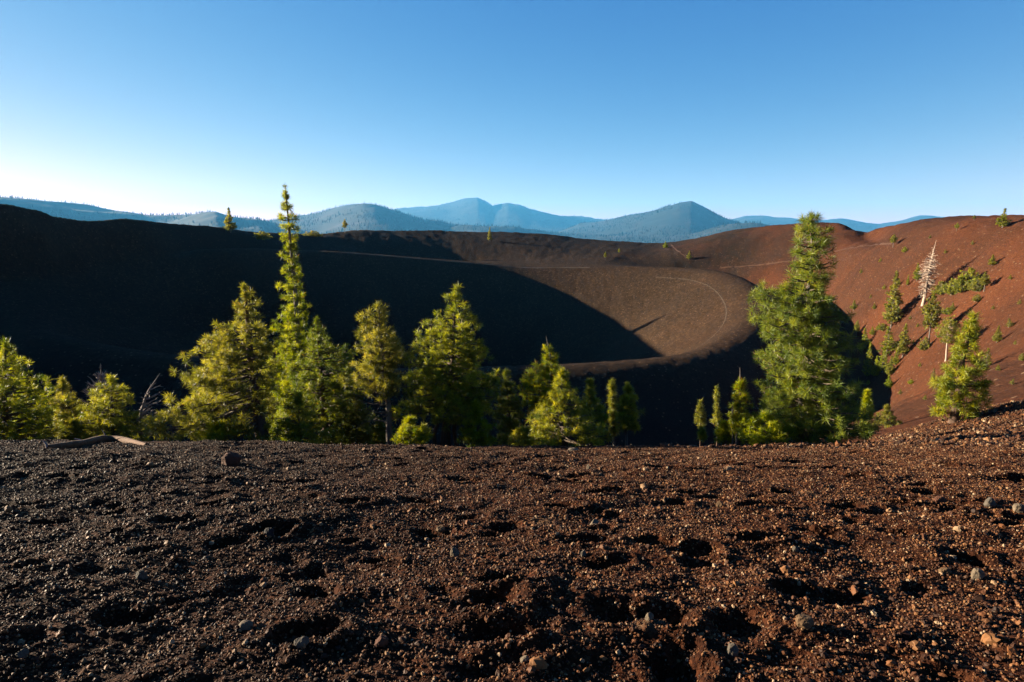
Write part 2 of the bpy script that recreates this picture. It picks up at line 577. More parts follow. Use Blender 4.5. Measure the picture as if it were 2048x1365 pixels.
def far_height(az, d):
    base = -120 + 70 * smooth(2000, 12000, d) + 30 * fbm(az * d / 60000, d / 1600, 3, 61)
    z = base
    for k, (pts, dk, wk) in enumerate(HILLS):
        a, e = sil(pts)
        top = EYE + dk * np.interp(az, a, e, left=-.06, right=-.06)
        dd = dk * (1 + .05 * np.sin(az * .35 + k * 2) * (1 if dk < 10000 else .5))
        prof = np.exp(-np.abs((d - dd) / wk) ** 1.6)
        top = top * dd / dk
        z = np.maximum(z, base + (top - base - 20) * prof + 46 * fbm(az * d / 42000, d / 1100, 5, 71 + k) * prof)
    return z


fa = np.linspace(-58, 58, 700)
fd = np.geomspace(440, 20000, 460)
FA, FD = np.meshgrid(fa, fd)
FZ = far_height(FA, FD)
wj = smooth(440, 900, FD)
FZ = (-120) * (1 - wj) + FZ * wj
FX, FY = FD * np.sin(np.radians(FA)), FD * np.cos(np.radians(FA))
M_WOOD = simple_mat("forest_floor", [(0.3, (0.004, 0.009, 0.007)), (0.5, (0.008, 0.013, 0.011)), (0.62, (0.022, 0.023, 0.024)), (0.75, (0.045, 0.040, 0.040))], scale=0.0022, bump=0.0)
i2 = np.arange(FA.size).reshape(FA.shape)
q2 = np.stack([i2[:-1, :-1], i2[:-1, 1:], i2[1:, 1:], i2[1:, :-1]], -1).reshape(-1, 4)[:, ::-1]
tag(link("wooded_hills", mesh_np("wooded_hills", np.stack([FX.ravel(), FY.ravel(), FZ.ravel()], 1), q2, [M_WOOD], shade_smooth=True)), kind="structure")

# the forest on them: countless small conifers, one object
NT = 90000
ta = RNG.uniform(-46, 46, NT)
td = np.sqrt(RNG.uniform(3000 ** 2, 17000 ** 2, NT)) * RNG.uniform(.55, 1, NT) ** .6
td = np.clip(td, 2600, 17000)
tz = far_height(ta, td)
keep = fbm(ta * td / 40000, td / 900, 3, 91) > -.12 + .25 * (RNG.random(NT) - .5)
ta, td, tz = ta[keep], td[keep], tz[keep]
n = len(ta)
th_ = RNG.uniform(10, 30, n) * (1 + .3 * (RNG.random(n) < .12))
tw = th_ * RNG.uniform(.11, .17, n)
tx, ty = td * np.sin(np.radians(ta)), td * np.cos(np.radians(ta))
ang = np.arange(5) * 2 * math.pi / 5
V = np.zeros((n, 12, 3))
for t in range(2):          # two stacked skirts per tree
    b0, b1, ww = ((.12, .72, 1.0), (.5, 1.0, .6))[t]
    V[:, t * 6:t * 6 + 5, 0] = tx[:, None] + tw[:, None] * ww * np.cos(ang)
    V[:, t * 6:t * 6 + 5, 1] = ty[:, None] + tw[:, None] * ww * np.sin(ang)
    V[:, t * 6:t * 6 + 5, 2] = (tz + th_ * b0)[:, None]
    V[:, t * 6 + 5] = np.stack([tx, ty, tz + th_ * b1], 1)
tri = np.array([[t * 6 + k, t * 6 + (k + 1) % 5, t * 6 + 5] for t in range(2) for k in range(5)])
FT = (tri[None] + (np.arange(n) * 12)[:, None, None]).reshape(-1, 3)
mw, nn, ll, oo = new_mat("far_conifers")
rr_ = ramp(nn, [(0, (0.004, 0.010, 0.006)), (.7, (0.009, 0.015, 0.009)), (.8, (0.024, 0.023, 0.022)), (1, (0.045, 0.04, 0.04))])
ll.new(attr(nn, "tint"), rr_.inputs[0])
bb = nn.new("ShaderNodeBsdfDiffuse")
ll.new(rr_.outputs[0], bb.inputs[0])
ll.new(bb.outputs[0], oo.inputs[0])
tag(link("far_forest", mesh_np("far_forest", V.reshape(-1, 3), FT, [mw], attrs={"tint": np.repeat(RNG.random(n), 12)})), kind="stuff")

# the air: one even volume round everything
mh, nh, lh, oh = new_mat("haze_air")
pv = nh.new("ShaderNodeVolumePrincipled")
pv.inputs['Color'].default_value = (0.10, 0.48, 0.98, 1)
pv.inputs['Density'].default_value = 0.000031
pv.inputs['Anisotropy'].default_value = 0.12
lh.new(pv.outputs[0], oh.inputs['Volume'])
hx, hy0, hy1, hz0, hz1 = 21000, -900, 21000, float(min(FZ.min(), Z.min())) - 1.0, 1050
hv = [(sx * hx, yy, zz) for zz in (hz0, hz1) for sx, yy in ((-1, hy0), (1, hy0), (1, hy1), (-1, hy1))]
hf = np.array([[3, 2, 1, 0], [4, 5, 6, 7], [0, 1, 5, 4], [1, 2, 6, 5], [2, 3, 7, 6], [3, 0, 4, 7]])
tag(link("haze", mesh_np("haze", hv, hf, [mh])), kind="stuff")

# ------------------------------------------------------------------ loose cinders lying on the near ground (uncountable)
NG = 640000
g_az = RNG.uniform(-56, 56, NG)
g_d = np.sqrt(RNG.uniform(1.5 ** 2, 13.5 ** 2, NG))
k_ = RNG.random(NG) < np.clip(1.15 - .035 * g_d, .45, 1) * np.clip(1.0 + 1.0 * fbm(g_d * np.sin(np.radians(g_az)) / .8, g_d * np.cos(np.radians(g_az)) / .8, 3, 101), .25, 1)
g_az, g_d = g_az[k_], g_d[k_]
g_x, g_y = g_d * np.sin(np.radians(g_az)), g_d * np.cos(np.radians(g_az))
n0 = len(g_x)
NB = 70000                                                   # coarser rubble on the bank to the right
b_az, b_d = RNG.uniform(10, 48, NB), np.sqrt(RNG.uniform(12 ** 2, 27 ** 2, NB))
g_x, g_y = np.concatenate([g_x, b_d * np.sin(np.radians(b_az))]), np.concatenate([g_y, b_d * np.cos(np.radians(b_az))])
n = len(g_x)
g_s = 0.0047 * np.exp(RNG.normal(0, .42, n))
g_s[n0:] = 0.015 * np.exp(RNG.normal(0, .5, n - n0))
big = (RNG.random(n) < .012) & (np.arange(n) < n0)
g_s[big] *= RNG.uniform(1.6, 2.8, big.sum())
g_z = ground_height(g_x, g_y) + g_s * .25


def gravel_material():
    m, n_, l, out = new_mat("loose_cinder")
    t = attr(n_, "tint", 'INSTANCER')
    r = attr(n_, "redness", 'INSTANCER')
    blk = ramp(n_, [(0, (0.0055, 0.0033, 0.0022)), (.45, (0.019, 0.0112, 0.0066)), (.72, (0.052, 0.031, 0.0165)), (.90, (0.108, 0.066, 0.035)), (1, (0.18, 0.122, 0.07))])
    red = ramp(n_, [(0, (0.012, 0.006, 0.004)), (.45, (0.042, 0.017, 0.008)), (.75, (0.085, 0.034, 0.013)), (.92, (0.13, 0.064, 0.026)), (1, (0.20, 0.145, 0.09))])
    l.new(t, blk.inputs[0])
    l.new(t, red.inputs[0])
    c = mixc(n_, l, r, blk.outputs[0], red.outputs[0])
    b = n_.new("ShaderNodeBsdfPrincipled")
    l.new(c, b.inputs['Base Color'])
    b.inputs['Roughness'].default_value = .6
    b.inputs['Specular IOR Level'].default_value = .08
    l.new(b.outputs[0], out.inputs[0])
    return m


M_GRAVEL = gravel_material()
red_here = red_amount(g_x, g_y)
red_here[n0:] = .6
gm = bpy.data.meshes.new("loose_gravel")
gm.vertices.add(n)
gm.vertices.foreach_set("co", np.stack([g_x, g_y, g_z], 1).astype(np.float32).ravel())
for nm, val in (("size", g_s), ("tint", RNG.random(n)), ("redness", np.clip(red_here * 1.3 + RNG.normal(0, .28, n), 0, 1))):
    gm.attributes.new(nm, 'FLOAT', 'POINT').data.foreach_set("value", val.astype(np.float32))
gm.materials.append(M_GRAVEL)
gravel = tag(link("loose_gravel", gm), kind="stuff")
ng = bpy.data.node_groups.new("scatter_cinders", 'GeometryNodeTree')
ng.interface.new_socket("Geometry", in_out='INPUT', socket_type='NodeSocketGeometry')
ng.interface.new_socket("Geometry", in_out='OUTPUT', socket_type='NodeSocketGeometry')
N, L = ng.nodes, ng.links
gi, go = N.new("NodeGroupInput"), N.new("NodeGroupOutput")
join = N.new("GeometryNodeJoinGeometry")
for k in range(6):
    ico = N.new("GeometryNodeMeshIcoSphere")
    ico.inputs['Radius'].default_value = 1
    ico.inputs['Subdivisions'].default_value = 2
    pos = N.new("GeometryNodeInputPosition")
    va = N.new("ShaderNodeVectorMath")
    va.inputs[1].default_value = (k * 7.3, k * 3.1, k * 5.7)
    L.new(pos.outputs[0], va.inputs[0])
    nt = N.new("ShaderNodeTexNoise")
    nt.inputs['Scale'].default_value = 1.1
    nt.inputs['Detail'].default_value = 2
    L.new(va.outputs[0], nt.inputs['Vector'])
    vs = N.new("ShaderNodeVectorMath")
    vs.operation = 'SUBTRACT'
    vs.inputs[1].default_value = (.5, .5, .5)
    L.new(nt.outputs['Color'], vs.inputs[0])
    vm = N.new("ShaderNodeVectorMath")
    vm.operation = 'SCALE'
    vm.inputs['Scale'].default_value = 1.7
    L.new(vs.outputs[0], vm.inputs[0])
    sp = N.new("GeometryNodeSetPosition")
    L.new(ico.outputs['Mesh'], sp.inputs['Geometry'])
    L.new(vm.outputs[0], sp.inputs['Offset'])
    smt = N.new("GeometryNodeSetMaterial")
    smt.inputs['Material'].default_value = M_GRAVEL
    L.new(sp.outputs[0], smt.inputs[0])
    gti = N.new("GeometryNodeGeometryToInstance")
    L.new(smt.outputs[0], gti.inputs[0])
    L.new(gti.outputs[0], join.inputs[0])
mp_ = N.new("GeometryNodeMeshToPoints")
L.new(gi.outputs[0], mp_.inputs['Mesh'])
iop = N.new("GeometryNodeInstanceOnPoints")
L.new(mp_.outputs[0], iop.inputs['Points'])
L.new(join.outputs[0], iop.inputs['Instance'])
iop.inputs['Pick Instance'].default_value = True
rv = N.new("FunctionNodeRandomValue")
rv.data_type = 'FLOAT_VECTOR'
rv.inputs[0].default_value = (0, 0, 0)
rv.inputs[1].default_value = (6.28, 6.28, 6.28)
L.new(rv.outputs[0], iop.inputs['Rotation'])
rs = N.new("FunctionNodeRandomValue")
rs.data_type = 'FLOAT_VECTOR'
rs.inputs[0].default_value = (.75, .75, .6)
rs.inputs[1].default_value = (1.35, 1.2, 1.0)
na = N.new("GeometryNodeInputNamedAttribute")
na.data_type = 'FLOAT'
na.inputs['Name'].default_value = "size"
sc_ = N.new("ShaderNodeVectorMath")
sc_.operation = 'SCALE'
L.new(rs.outputs[0], sc_.inputs[0])
L.new(na.outputs[0], sc_.inputs['Scale'])
L.new(sc_.outputs[0], iop.inputs['Scale'])
L.new(iop.outputs[0], go.inputs[0])
gravel.modifiers.new("scatter", 'NODES').node_group = ng

# ------------------------------------------------------------------ footpaths trodden into the slopes
M_PATH = simple_mat("trodden_cinder", [(0.3, (0.022, 0.0145, 0.009)), (0.7, (0.040, 0.027, 0.017))], scale=.8)
M_PATH_RED = simple_mat("trodden_red_cinder", [(0.3, (0.032, 0.0145, 0.0075)), (0.7, (0.052, 0.025, 0.0135))], scale=.8)


def strip(name, pts, w, mat, lift=.05):
    p = np.array(pts, float)[:, :2]
    s = np.concatenate([[0], np.cumsum(np.hypot(*np.diff(p, axis=0).T))])
    t = np.arange(0, s[-1], .8)
    x, y = np.interp(t, s, p[:, 0]), np.interp(t, s, p[:, 1])
    ker = np.ones(7) / 7
    x[3:-3], y[3:-3] = np.convolve(x, ker, 'valid'), np.convolve(y, ker, 'valid')
    dx, dy = np.gradient(x), np.gradient(y)
    q = np.hypot(dx, dy) + 1e-9
    nx, ny = -dy / q, dx / q
    V, m_ = [], 5
    for k in range(m_):
        o_ = (k / (m_ - 1) - .5) * w * (1 + .25 * perlin(t / 6, t * 0 + k * .1, 5))
        X_, Y_ = x + nx * o_, y + ny * o_
        V.append(np.stack([X_, Y_, ground_height(X_, Y_) + (lift if 0 < k < m_ - 1 else -.05)], 1))
    V = np.stack(V, 1)
    i_ = np.arange(V.shape[0] * m_).reshape(-1, m_)
    q4 = np.stack([i_[:-1, :-1], i_[:-1, 1:], i_[1:, 1:], i_[1:, :-1]], -1).reshape(-1, 4)[:, ::-1]
    tag(link(name, mesh_np(name, V.reshape(-1, 3), q4, [mat], shade_smooth=True)), kind="structure")


def crest_line(px0, px1, off=0.0):
    a = [at_dist(*p) for p in inner_px if px0 <= p[0] <= px1 and p[1] < 560]
    th = sorted(math.atan2(p[1] - CY, p[0] - CX) for p in a)
    tt = np.linspace(th[0], th[-1], 80)
    r = np.interp(tt, T_, RI) + off
    return np.stack([CX + r * np.cos(tt), CY + r * np.sin(tt)], 1)


def px_line(pts, m_=60):
    p = np.array(pts, float)
    t = np.linspace(0, len(p) - 1, m_)
    return [ground_hit(a, b) for a, b in zip(np.interp(t, range(len(p)), p[:, 0]), np.interp(t, range(len(p)), p[:, 1]))]


strip("crest_footpath", crest_line(600, 1200), .8, M_PATH, .06)
strip("slope_footpath", px_line([(1440, 536), (1500, 532), (1560, 526), (1620, 515), (1690, 498), (1740, 491), (1785, 487)]), 0.6, M_PATH_RED, .03)
strip("saddle_footpath", px_line([(1343, 490), (1352, 500), (1366, 510), (1377, 517)]), 0.6, M_PATH_RED, .03)
th_ = np.linspace(math.radians(-48), math.radians(38), 90)
r_ = np.interp(th_, T_, RI) - 4.2
strip("bowl_footpath", np.stack([CX + r_ * np.cos(th_), CY + r_ * np.sin(th_)], 1), .3, M_PATH, .02)

# ------------------------------------------------------------------ trees
M_BARK = simple_mat("pine_bark", [(0.3, (0.022, 0.014, 0.010)), (0.55, (0.065, 0.038, 0.025)), (0.75, (0.12, 0.075, 0.05))], scale=6, stretch=(1, 1, .25), bump=.8, bdist=.03)
M_GREYBARK = simple_mat("grey_bark", [(0.3, (0.045, 0.038, 0.033)), (0.6, (0.11, 0.095, 0.08)), (0.8, (0.17, 0.15, 0.13))], scale=7, stretch=(1, 1, .25), bump=.6)
M_TWIG = simple_mat("twig_bark", [(0.3, (0.035, 0.026, 0.02)), (0.7, (0.10, 0.075, 0.055))], scale=9)
M_DEAD = simple_mat("weathered_wood", [(0.3, (0.10, 0.08, 0.075)), (0.6, (0.20, 0.165, 0.15)), (0.8, (0.28, 0.24, 0.215))], scale=8, stretch=(1, 1, .2))
M_PALE = simple_mat("bleached_wood", [(0.3, (0.17, 0.13, 0.10)), (0.7, (0.32, 0.25, 0.20))], scale=8, stretch=(1, 1, .2))
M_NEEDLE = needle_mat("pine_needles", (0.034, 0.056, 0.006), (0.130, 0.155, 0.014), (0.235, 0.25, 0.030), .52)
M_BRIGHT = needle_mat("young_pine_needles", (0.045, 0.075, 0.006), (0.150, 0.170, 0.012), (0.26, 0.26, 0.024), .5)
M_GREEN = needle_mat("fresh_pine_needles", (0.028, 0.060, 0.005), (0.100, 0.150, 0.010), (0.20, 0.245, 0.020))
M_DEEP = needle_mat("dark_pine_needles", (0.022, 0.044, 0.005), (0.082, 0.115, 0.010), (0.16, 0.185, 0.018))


def tube(path, radii, sides=6):
    p = np.array(path, float)
    r = np.array(radii, float)
    d = np.gradient(p, axis=0)
    d /= np.linalg.norm(d, axis=1)[:, None] + 1e-9
    ref = np.array([1.0, 0, 0]) if abs(d[:, 2]).mean() > .6 else np.array([0, 0, 1.0])
    u = np.cross(d, ref)
    u /= np.linalg.norm(u, axis=1)[:, None] + 1e-9
    v = np.cross(d, u)
    a = np.arange(sides) * 2 * math.pi / sides
    V = p[:, None] + r[:, None, None] * (u[:, None] * np.cos(a)[None, :, None] + v[:, None] * np.sin(a)[None, :, None])
    i = np.arange(len(p) * sides).reshape(len(p), sides)
    j = np.roll(i, -1, 1)
    return V.reshape(-1, 3), np.stack([i[:-1], j[:-1], j[1:], i[1:]], -1).reshape(-1, 4)


class Buf:
    def __init__(s):
        s.v, s.f, s.n = [], [], 0

    def add(s, v, f):
        s.v.append(v)
        s.f.append(f + s.n)
        s.n += len(v)

    def mesh(s, name, mat, smooth_=True):
        by = {}
        for f in s.f:
            by.setdefault(f.shape[1], []).append(f)
        return mesh_np(name, np.concatenate(s.v), [np.concatenate(x) for x in by.values()], [mat], shade_smooth=smooth_)


def cones(A, B, ra, sides=3):
    """many thin twigs at once, from A to B"""
    d = B - A
    d /= np.linalg.norm(d, axis=1)[:, None] + 1e-9
    u = np.cross(d, np.array([.31, .52, .79]))
    u /= np.linalg.norm(u, axis=1)[:, None] + 1e-9
    v = np.cross(d, u)
    a = np.arange(sides) * 2 * math.pi / sides
    ring = A[:, None] + ra[:, None, None] * (u[:, None] * np.cos(a)[None, :, None] + v[:, None] * np.sin(a)[None, :, None])
    V = np.concatenate([ring, B[:, None]], 1)
    k = np.arange(len(A))[:, None, None] * (sides + 1)
    t = np.array([[i, (i + 1) % sides, sides] for i in range(sides)])[None]
    return V.reshape(-1, 3), (k + t).reshape(-1, 3)


def needles(P, D, s, K, w, spread, rng):
    """brushes of needles at points P along directions D"""
    m_ = len(P)
    r = rng.normal(size=(m_, K, 3))
    r /= np.linalg.norm(r, axis=2)[..., None]
    d = D[:, None] * rng.uniform(.1, 1.0, (m_, K, 1)) + r * spread
    d /= np.linalg.norm(d, axis=2)[..., None]
    ln = s[:, None, None] * rng.uniform(.5, .92, (m_, K, 1))
    o = P[:, None] + D[:, None] * s[:, None, None] * rng.uniform(-.42, .15, (m_, K, 1))
    side = np.cross(d, rng.normal(size=(m_, K, 3)))
    side /= np.linalg.norm(side, axis=2)[..., None] + 1e-9
    hw = w * rng.uniform(.7, 1.2, (m_, K, 1)) * .5
    mid = o + d * ln * .45
    V = np.stack([o, mid + side * hw, o + d * ln, mid - side * hw], 2).reshape(-1, 3)
    k = np.arange(m_ * K)[:, None] * 4
    return V, k + np.array([[0, 1, 2, 3]])


def grow(trunk, prof, spec, rng):
    """trunk: 3-d points, bottom to top; prof: rows of (z, half width towards -x, towards +x) measured from the trunk"""
    trunk = np.array(trunk, float)
    prof = np.array(sorted(prof))
    z0, z1 = prof[0, 0], prof[-1, 0]
    H = trunk[-1, 2] - trunk[0, 2]
    ts = np.linspace(0, 1, 14)
    zz = trunk[0, 2] + ts * H
    tx_, ty_ = np.interp(zz, trunk[:, 2], trunk[:, 0]), np.interp(zz, trunk[:, 2], trunk[:, 1])
    wob = spec.get("wobble", .012) * H
    tx_ = tx_ + wob * perlin(zz * 1.3 / max(H, .1) * 4, zz * 0 + rng.uniform(0, 50), 3) * np.sin(ts * math.pi)
    ty_ = ty_ + wob * perlin(zz * 1.3 / max(H, .1) * 4, zz * 0 + rng.uniform(0, 50), 4) * np.sin(ts * math.pi)
    R0 = spec["r"]
    rad = R0 * ((1 - ts) ** .8 * .94 + .06)
    rad[0] *= 1.25
    tv, tf = tube(np.stack([tx_, ty_, zz], 1), rad, spec.get("sides", 9))
    tb = Buf()
    tb.add(tv, tf)
    for ex in spec.get("extra_trunks", ()):
        e = np.array(ex, float)
        q = np.linspace(0, 1, 9)
        e2 = np.stack([np.interp(q, np.linspace(0, 1, len(e)), e[:, c]) for c in range(3)], 1)
        tb.add(*tube(e2, R0 * .62 * (1 - .75 * q) + .004, 7))
    nb = int(spec["branches"] * 1.4)
    lo = spec.get("bare", 0)             # share of branches that carry no needles at the bottom
    # heights: whorls with jitter, more where the crown is wide
    zs = np.linspace(z0, z1, 200)
    wd = (np.interp(zs, prof[:, 0], prof[:, 1]) + np.interp(zs, prof[:, 0], prof[:, 2])) / 2
    cdf = np.cumsum(wd ** spec.get("zpow", .85) + .02 * wd.max())
    zb = np.interp((np.arange(nb) + rng.uniform(0, 1, nb)) / nb, cdf / cdf[-1], zs)
    wh = spec.get("whorl", .24)
    zb = np.clip(zb + (np.round(zb / wh) * wh - zb) * .45, z0, z1)
    phi = (np.arange(nb) * 2.39996 + rng.uniform(-.5, .5, nb))
    bb_, P, D, S, TW_a, TW_b = Buf(), [], [], [], [], []
    area = float((wd * 2).mean() * (z1 - z0))
    s0 = spec["tuft"]
    n_tuft = int(1.0 * spec.get("dens", 3.0) * area / s0 ** 2)
    Ls = []
    for z, a in zip(zb, phi):
        wl_, wr_ = np.interp(z, prof[:, 0], prof[:, 1]), np.interp(z, prof[:, 0], prof[:, 2])
        c, sn = math.cos(a), math.sin(a)
        wx = wr_ if c > 0 else wl_
        wy = (wl_ + wr_) * .5 * spec.get("depth", .9)
        clump = float(perlin(np.array([a * 1.1]), np.array([z * 2.2 / max(z1 - z0, .1) * 3]), int(trunk[0, 0] * 10) & 255)[0])
        Ls.append(math.hypot(wx * c, wy * sn) * min(1.08, max(.3, rng.uniform(.72, 1.12) + .5 * clump)))
    Ls = np.array(Ls)
    wsum = (Ls ** 1.6).sum()
    for z, a, Lb in zip(zb, phi, Ls):
        u_ = (z - z0) / max(z1 - z0, 1e-6)
        rise = spec.get("rise_lo", -.05) * (1 - u_) + spec.get("rise_hi", .3) * u_ + rng.uniform(-.1, .1)
        Lr = max(Lb - s0 * .6, Lb * .35)
        zs_ = max(z - rise * Lr * .8, trunk[0, 2] + .1)
        bx, by = np.interp(zs_, zz, tx_), np.interp(zs_, zz, ty_)
        q = np.linspace(0, 1, 6)
        dr = np.array([math.cos(a), math.sin(a), 0.0])
        curl = spec.get("curl", .12)
        path = np.array([bx, by, zs_]) + dr * (q * Lr)[:, None]
        path[:, 2] += (z - zs_) * (q * (1 - curl) + curl * q ** 3) + curl * Lr * (q ** 2 - q) * .9
        path[1:-1] += rng.normal(0, .03 * Lr, (4, 3))
        rb = min(R0 * .42, .012 + .018 * Lr) * spec.get("branch_r", 1)
        bb_.add(*tube(path, rb * (1 - .85 * q) + .002, 5))
        if u_ < lo and rng.random() < .85:
            m_ = max(2, int(5 * Lr))       # dead lower branch: a few bare twigs
            t = rng.uniform(.3, 1, m_)
            o = np.stack([np.interp(t, q, path[:, c]) for c in range(3)], 1)
            TW_a.append(o)
            TW_b.append(o + (dr + rng.normal(0, .6, (m_, 3))) * .22 * Lr)
            continue
        m_ = max(2, int(round(n_tuft * Lb ** 1.6 / wsum)))
        t = 1 - (1 - spec.get("t0", .22)) * rng.random(m_) ** 1.15
        o = np.stack([np.interp(t, q, path[:, c]) for c in range(3)], 1)
        lat = np.array([-dr[1], dr[0], 0])
        fan = rng.uniform(-1, 1, m_) * (.34 * Lr + .3 * s0) * (1.15 - .75 * t)
        up = rng.normal(.10, .12, m_) * (.5 * Lr + s0) * spec.get("puff", 1)
        tip = o + lat * fan[:, None] + dr * rng.uniform(0, .14, m_)[:, None] * Lr
        tip[:, 2] += up
        dd = dr * .7 + lat * np.sign(fan)[:, None] * .45 + np.array([0, 0, .55]) + rng.normal(0, .3, (m_, 3))
        dd /= np.linalg.norm(dd, axis=1)[:, None]
        P.append(tip)
        D.append(dd)
        S.append(np.full(m_, s0) * rng.uniform(.75, 1.2, m_))
        TW_a.append(o)
        TW_b.append(tip)
    # leader at the very top
    if spec.get("leader", True) and P:
        m_ = 5
        P.append(np.stack([np.interp(np.linspace(.93, 1, m_), ts, c) for c in (tx_, ty_, zz)], 1))
        D.append(np.tile([0, 0, 1.0], (m_, 1)) + rng.normal(0, .25, (m_, 3)))
        S.append(np.full(m_, s0 * .8))
    if TW_a:
        A, B = np.concatenate(TW_a), np.concatenate(TW_b)
        bb_.add(*cones(A, B, np.full(len(A), spec.get("twig_r", .006))))
    fol = None
    if P:
        P, D, S = np.concatenate(P), np.concatenate(D), np.concatenate(S)
        V, Fq = needles(P, D, S, spec.get("K", 26), spec.get("nw", .018), spec.get("spread", 1.15), rng)
        K = spec.get("K", 26)
        tint_ = np.clip(rng.normal(.48, .26, len(P))[:, None] + rng.normal(0, .12, (len(P), K)), 0, .93)
        tint_[rng.random((len(P), K)) < spec.get("brown", .02)] = 1.0
        fol = (V, Fq, np.repeat(tint_.ravel(), 4))
    return tb, bb_, fol


def crown_mesh(bb_, fol, wood, mat):
    by = {}
    for f in bb_.f:
        by.setdefault(f.shape[1], []).append(f)
    fl = [np.concatenate(x) for x in by.values()]
    verts = np.concatenate(bb_.v)
    idx_, tint_ = [np.zeros(len(f), int) for f in fl], np.zeros(len(verts))
    if fol is not None:
        fl.append(fol[1] + len(verts))
        idx_.append(np.ones(len(fol[1]), int))
        verts = np.concatenate([verts, fol[0]])
        tint_ = np.concatenate([tint_, fol[2]])
    return mesh_np("crown", verts, fl, [wood] + ([mat] if fol is not None else []), np.concatenate(idx_), {"tint": tint_})


def tree(name, label, trunk_px, prof_px, Y, mat=None, bark=None, group=None, cat="pine tree", extra_px=(), **spec):
    """a tree in the near stand: photo outline of trunk and crown set at its own depth Y"""
    seed = int(trunk_px[-1][0] * 31 + trunk_px[-1][1])
    rng = np.random.default_rng(seed)
    if Y is None:                                        # stands in plain view on the slope: depth from its foot
        Y = ground_hit(*trunk_px[0])[1]
    tr = [at_depth(px, py, Y) for px, py in trunk_px]
    base = tr[0].copy()
    g = gh(base[0], base[1])
    slope = tr[1] - tr[0]
    if base[2] > g:
        base[:2] -= slope[:2] / max(slope[2], .2) * min(base[2] - g, 1.0) * .6
        base[2] = gh(base[0], base[1]) - .12
        tr = [base] + tr
    else:
        tr = [p for p in tr if p[2] > g + .1]
        tr = [np.array([base[0], base[1], g - .12])] + tr
    # wobble in depth
    for k, p in enumerate(tr[1:], 1):
        p[1] += .25 * math.sin(k * 1.7 + seed) * (k / len(tr)) * .5
    trz = np.array(tr)
    prof = []
    for py, xl, xr in prof_px:
        c = at_depth(trunk_px[-1][0], py, Y)
        tx_ = np.interp(c[2], trz[:, 2], trz[:, 0])
        prof.append((max(c[2], g + .15), max(tx_ - at_depth(xl, py, Y)[0], .03) * spec.get('wide', 1.12), max(at_depth(xr, py, Y)[0] - tx_, .03) * spec.get('wide', 1.12)))
    ex = []
    for e in extra_px:
        q = [at_depth(px, py, Y + .25 * (i + 1)) for i, (px, py) in enumerate([e[0]])] + [at_depth(px, py, Y) for px, py in e[1:]]
        q[0][2] = min(q[0][2], gh(q[0][0], q[0][1]))
        ex.append([np.array([q[0][0], q[0][1], gh(q[0][0], q[0][1]) - .1])] + q[1:])
    spec["extra_trunks"] = ex
    tb, bb_, fol = grow(tr, prof, spec, rng)
    root = bpy.data.objects.new(name, None)
    scene.collection.objects.link(root)
    root.empty_display_size = .2
    origin = np.array([tr[0][0], tr[0][1], gh(tr[0][0], tr[0][1])])
    root.location = origin
    tag(root, label, cat, group)
    for b_ in (tb, bb_):
        b_.v = [v - origin for v in b_.v]
    link("trunk", tb.mesh("trunk", bark or M_BARK), root)
    link("crown", crown_mesh(bb_, None if mat is None else (fol[0] - origin, fol[1], fol[2]), bark if bark in (M_DEAD, M_PALE) else M_TWIG, mat), root)
    return root

# ---- the near stand, left to right
NEAR = dict(tuft=.19, dens=3.6, K=66, nw=0.0094)
tree("pine_tree", "bushy green pine cut off by the left edge of the photo", [(15, 895), (10, 800), (8, 690)],
     [(685, 2, 16), (720, -40, 52), (760, -60, 70), (800, -80, 92), (850, -100, 110), (892, -100, 112)], 15, M_NEEDLE, r=.13, branches=75, **NEAR)
tree("pine_tree", "thin sparse pine between the left edge pine and the pine under the dead crown", [(128, 895), (124, 830), (122, 764)],
     [(762, 116, 128), (790, 97, 152), (830, 96, 162), (855, 105, 160), (875, 110, 150)], 17, M_NEEDLE, M_GREYBARK, r=.07, branches=34, tuft=.19, dens=2.6, K=66, nw=0.0098)
tree("pine_tree", "rounded bushy pine standing behind the middle of the fallen log", [(228, 895), (225, 830), (221, 760)],
     [(758, 213, 232), (780, 184, 252), (810, 172, 265), (840, 166, 282), (888, 172, 298)], 16, M_NEEDLE, r=.09, branches=60, **NEAR)
tree("dead_tree", "dead tree with a bare purple grey crown rising behind the rounded bushy pine", [(207, 895), (206, 800), (205, 726)],
     [(728, 202, 208), (745, 184, 226), (768, 168, 234), (795, 168, 236)], 18, None, M_DEAD, cat="dead tree", r=.07, branches=70, tuft=.15, rise_lo=.9, rise_hi=1.5, bare=2, branch_r=1.1, twig_r=.010)
tree("dead_tree", "bare grey dead tree leaning right, left of the broad crowned pine", [(279, 895), (283, 825), (297, 785), (318, 748)],
     [(750, 318, 324), (775, 300, 332), (800, 288, 334), (845, 281, 336), (880, 270, 330)], 16.6, None, M_DEAD, cat="dead tree", r=.07, branches=64, tuft=.15, rise_lo=.15, rise_hi=.7, bare=2, branch_r=1.1, twig_r=.010)
tree("pine_tree", "broad crowned pine with thick leaning trunk and long low left branches", [(528, 898), (521, 850), (510, 790), (503, 720), (497, 650), (492, 572)],
     [(570, 488, 498), (590, 474, 512), (615, 460, 530), (640, 462, 532), (650, 428, 548), (690, 404, 560), (740, 390, 560), (780, 372, 548), (795, 398, 530), (825, 356, 508), (856, 346, 506), (884, 372, 508)],
     14.3, M_NEEDLE, r=.165, branches=92, depth=.7, rise_lo=-.22, rise_hi=.25, zpow=.7, tuft=.18, dens=4.0, K=66, nw=0.0088, t0=.35, wobble=.02)
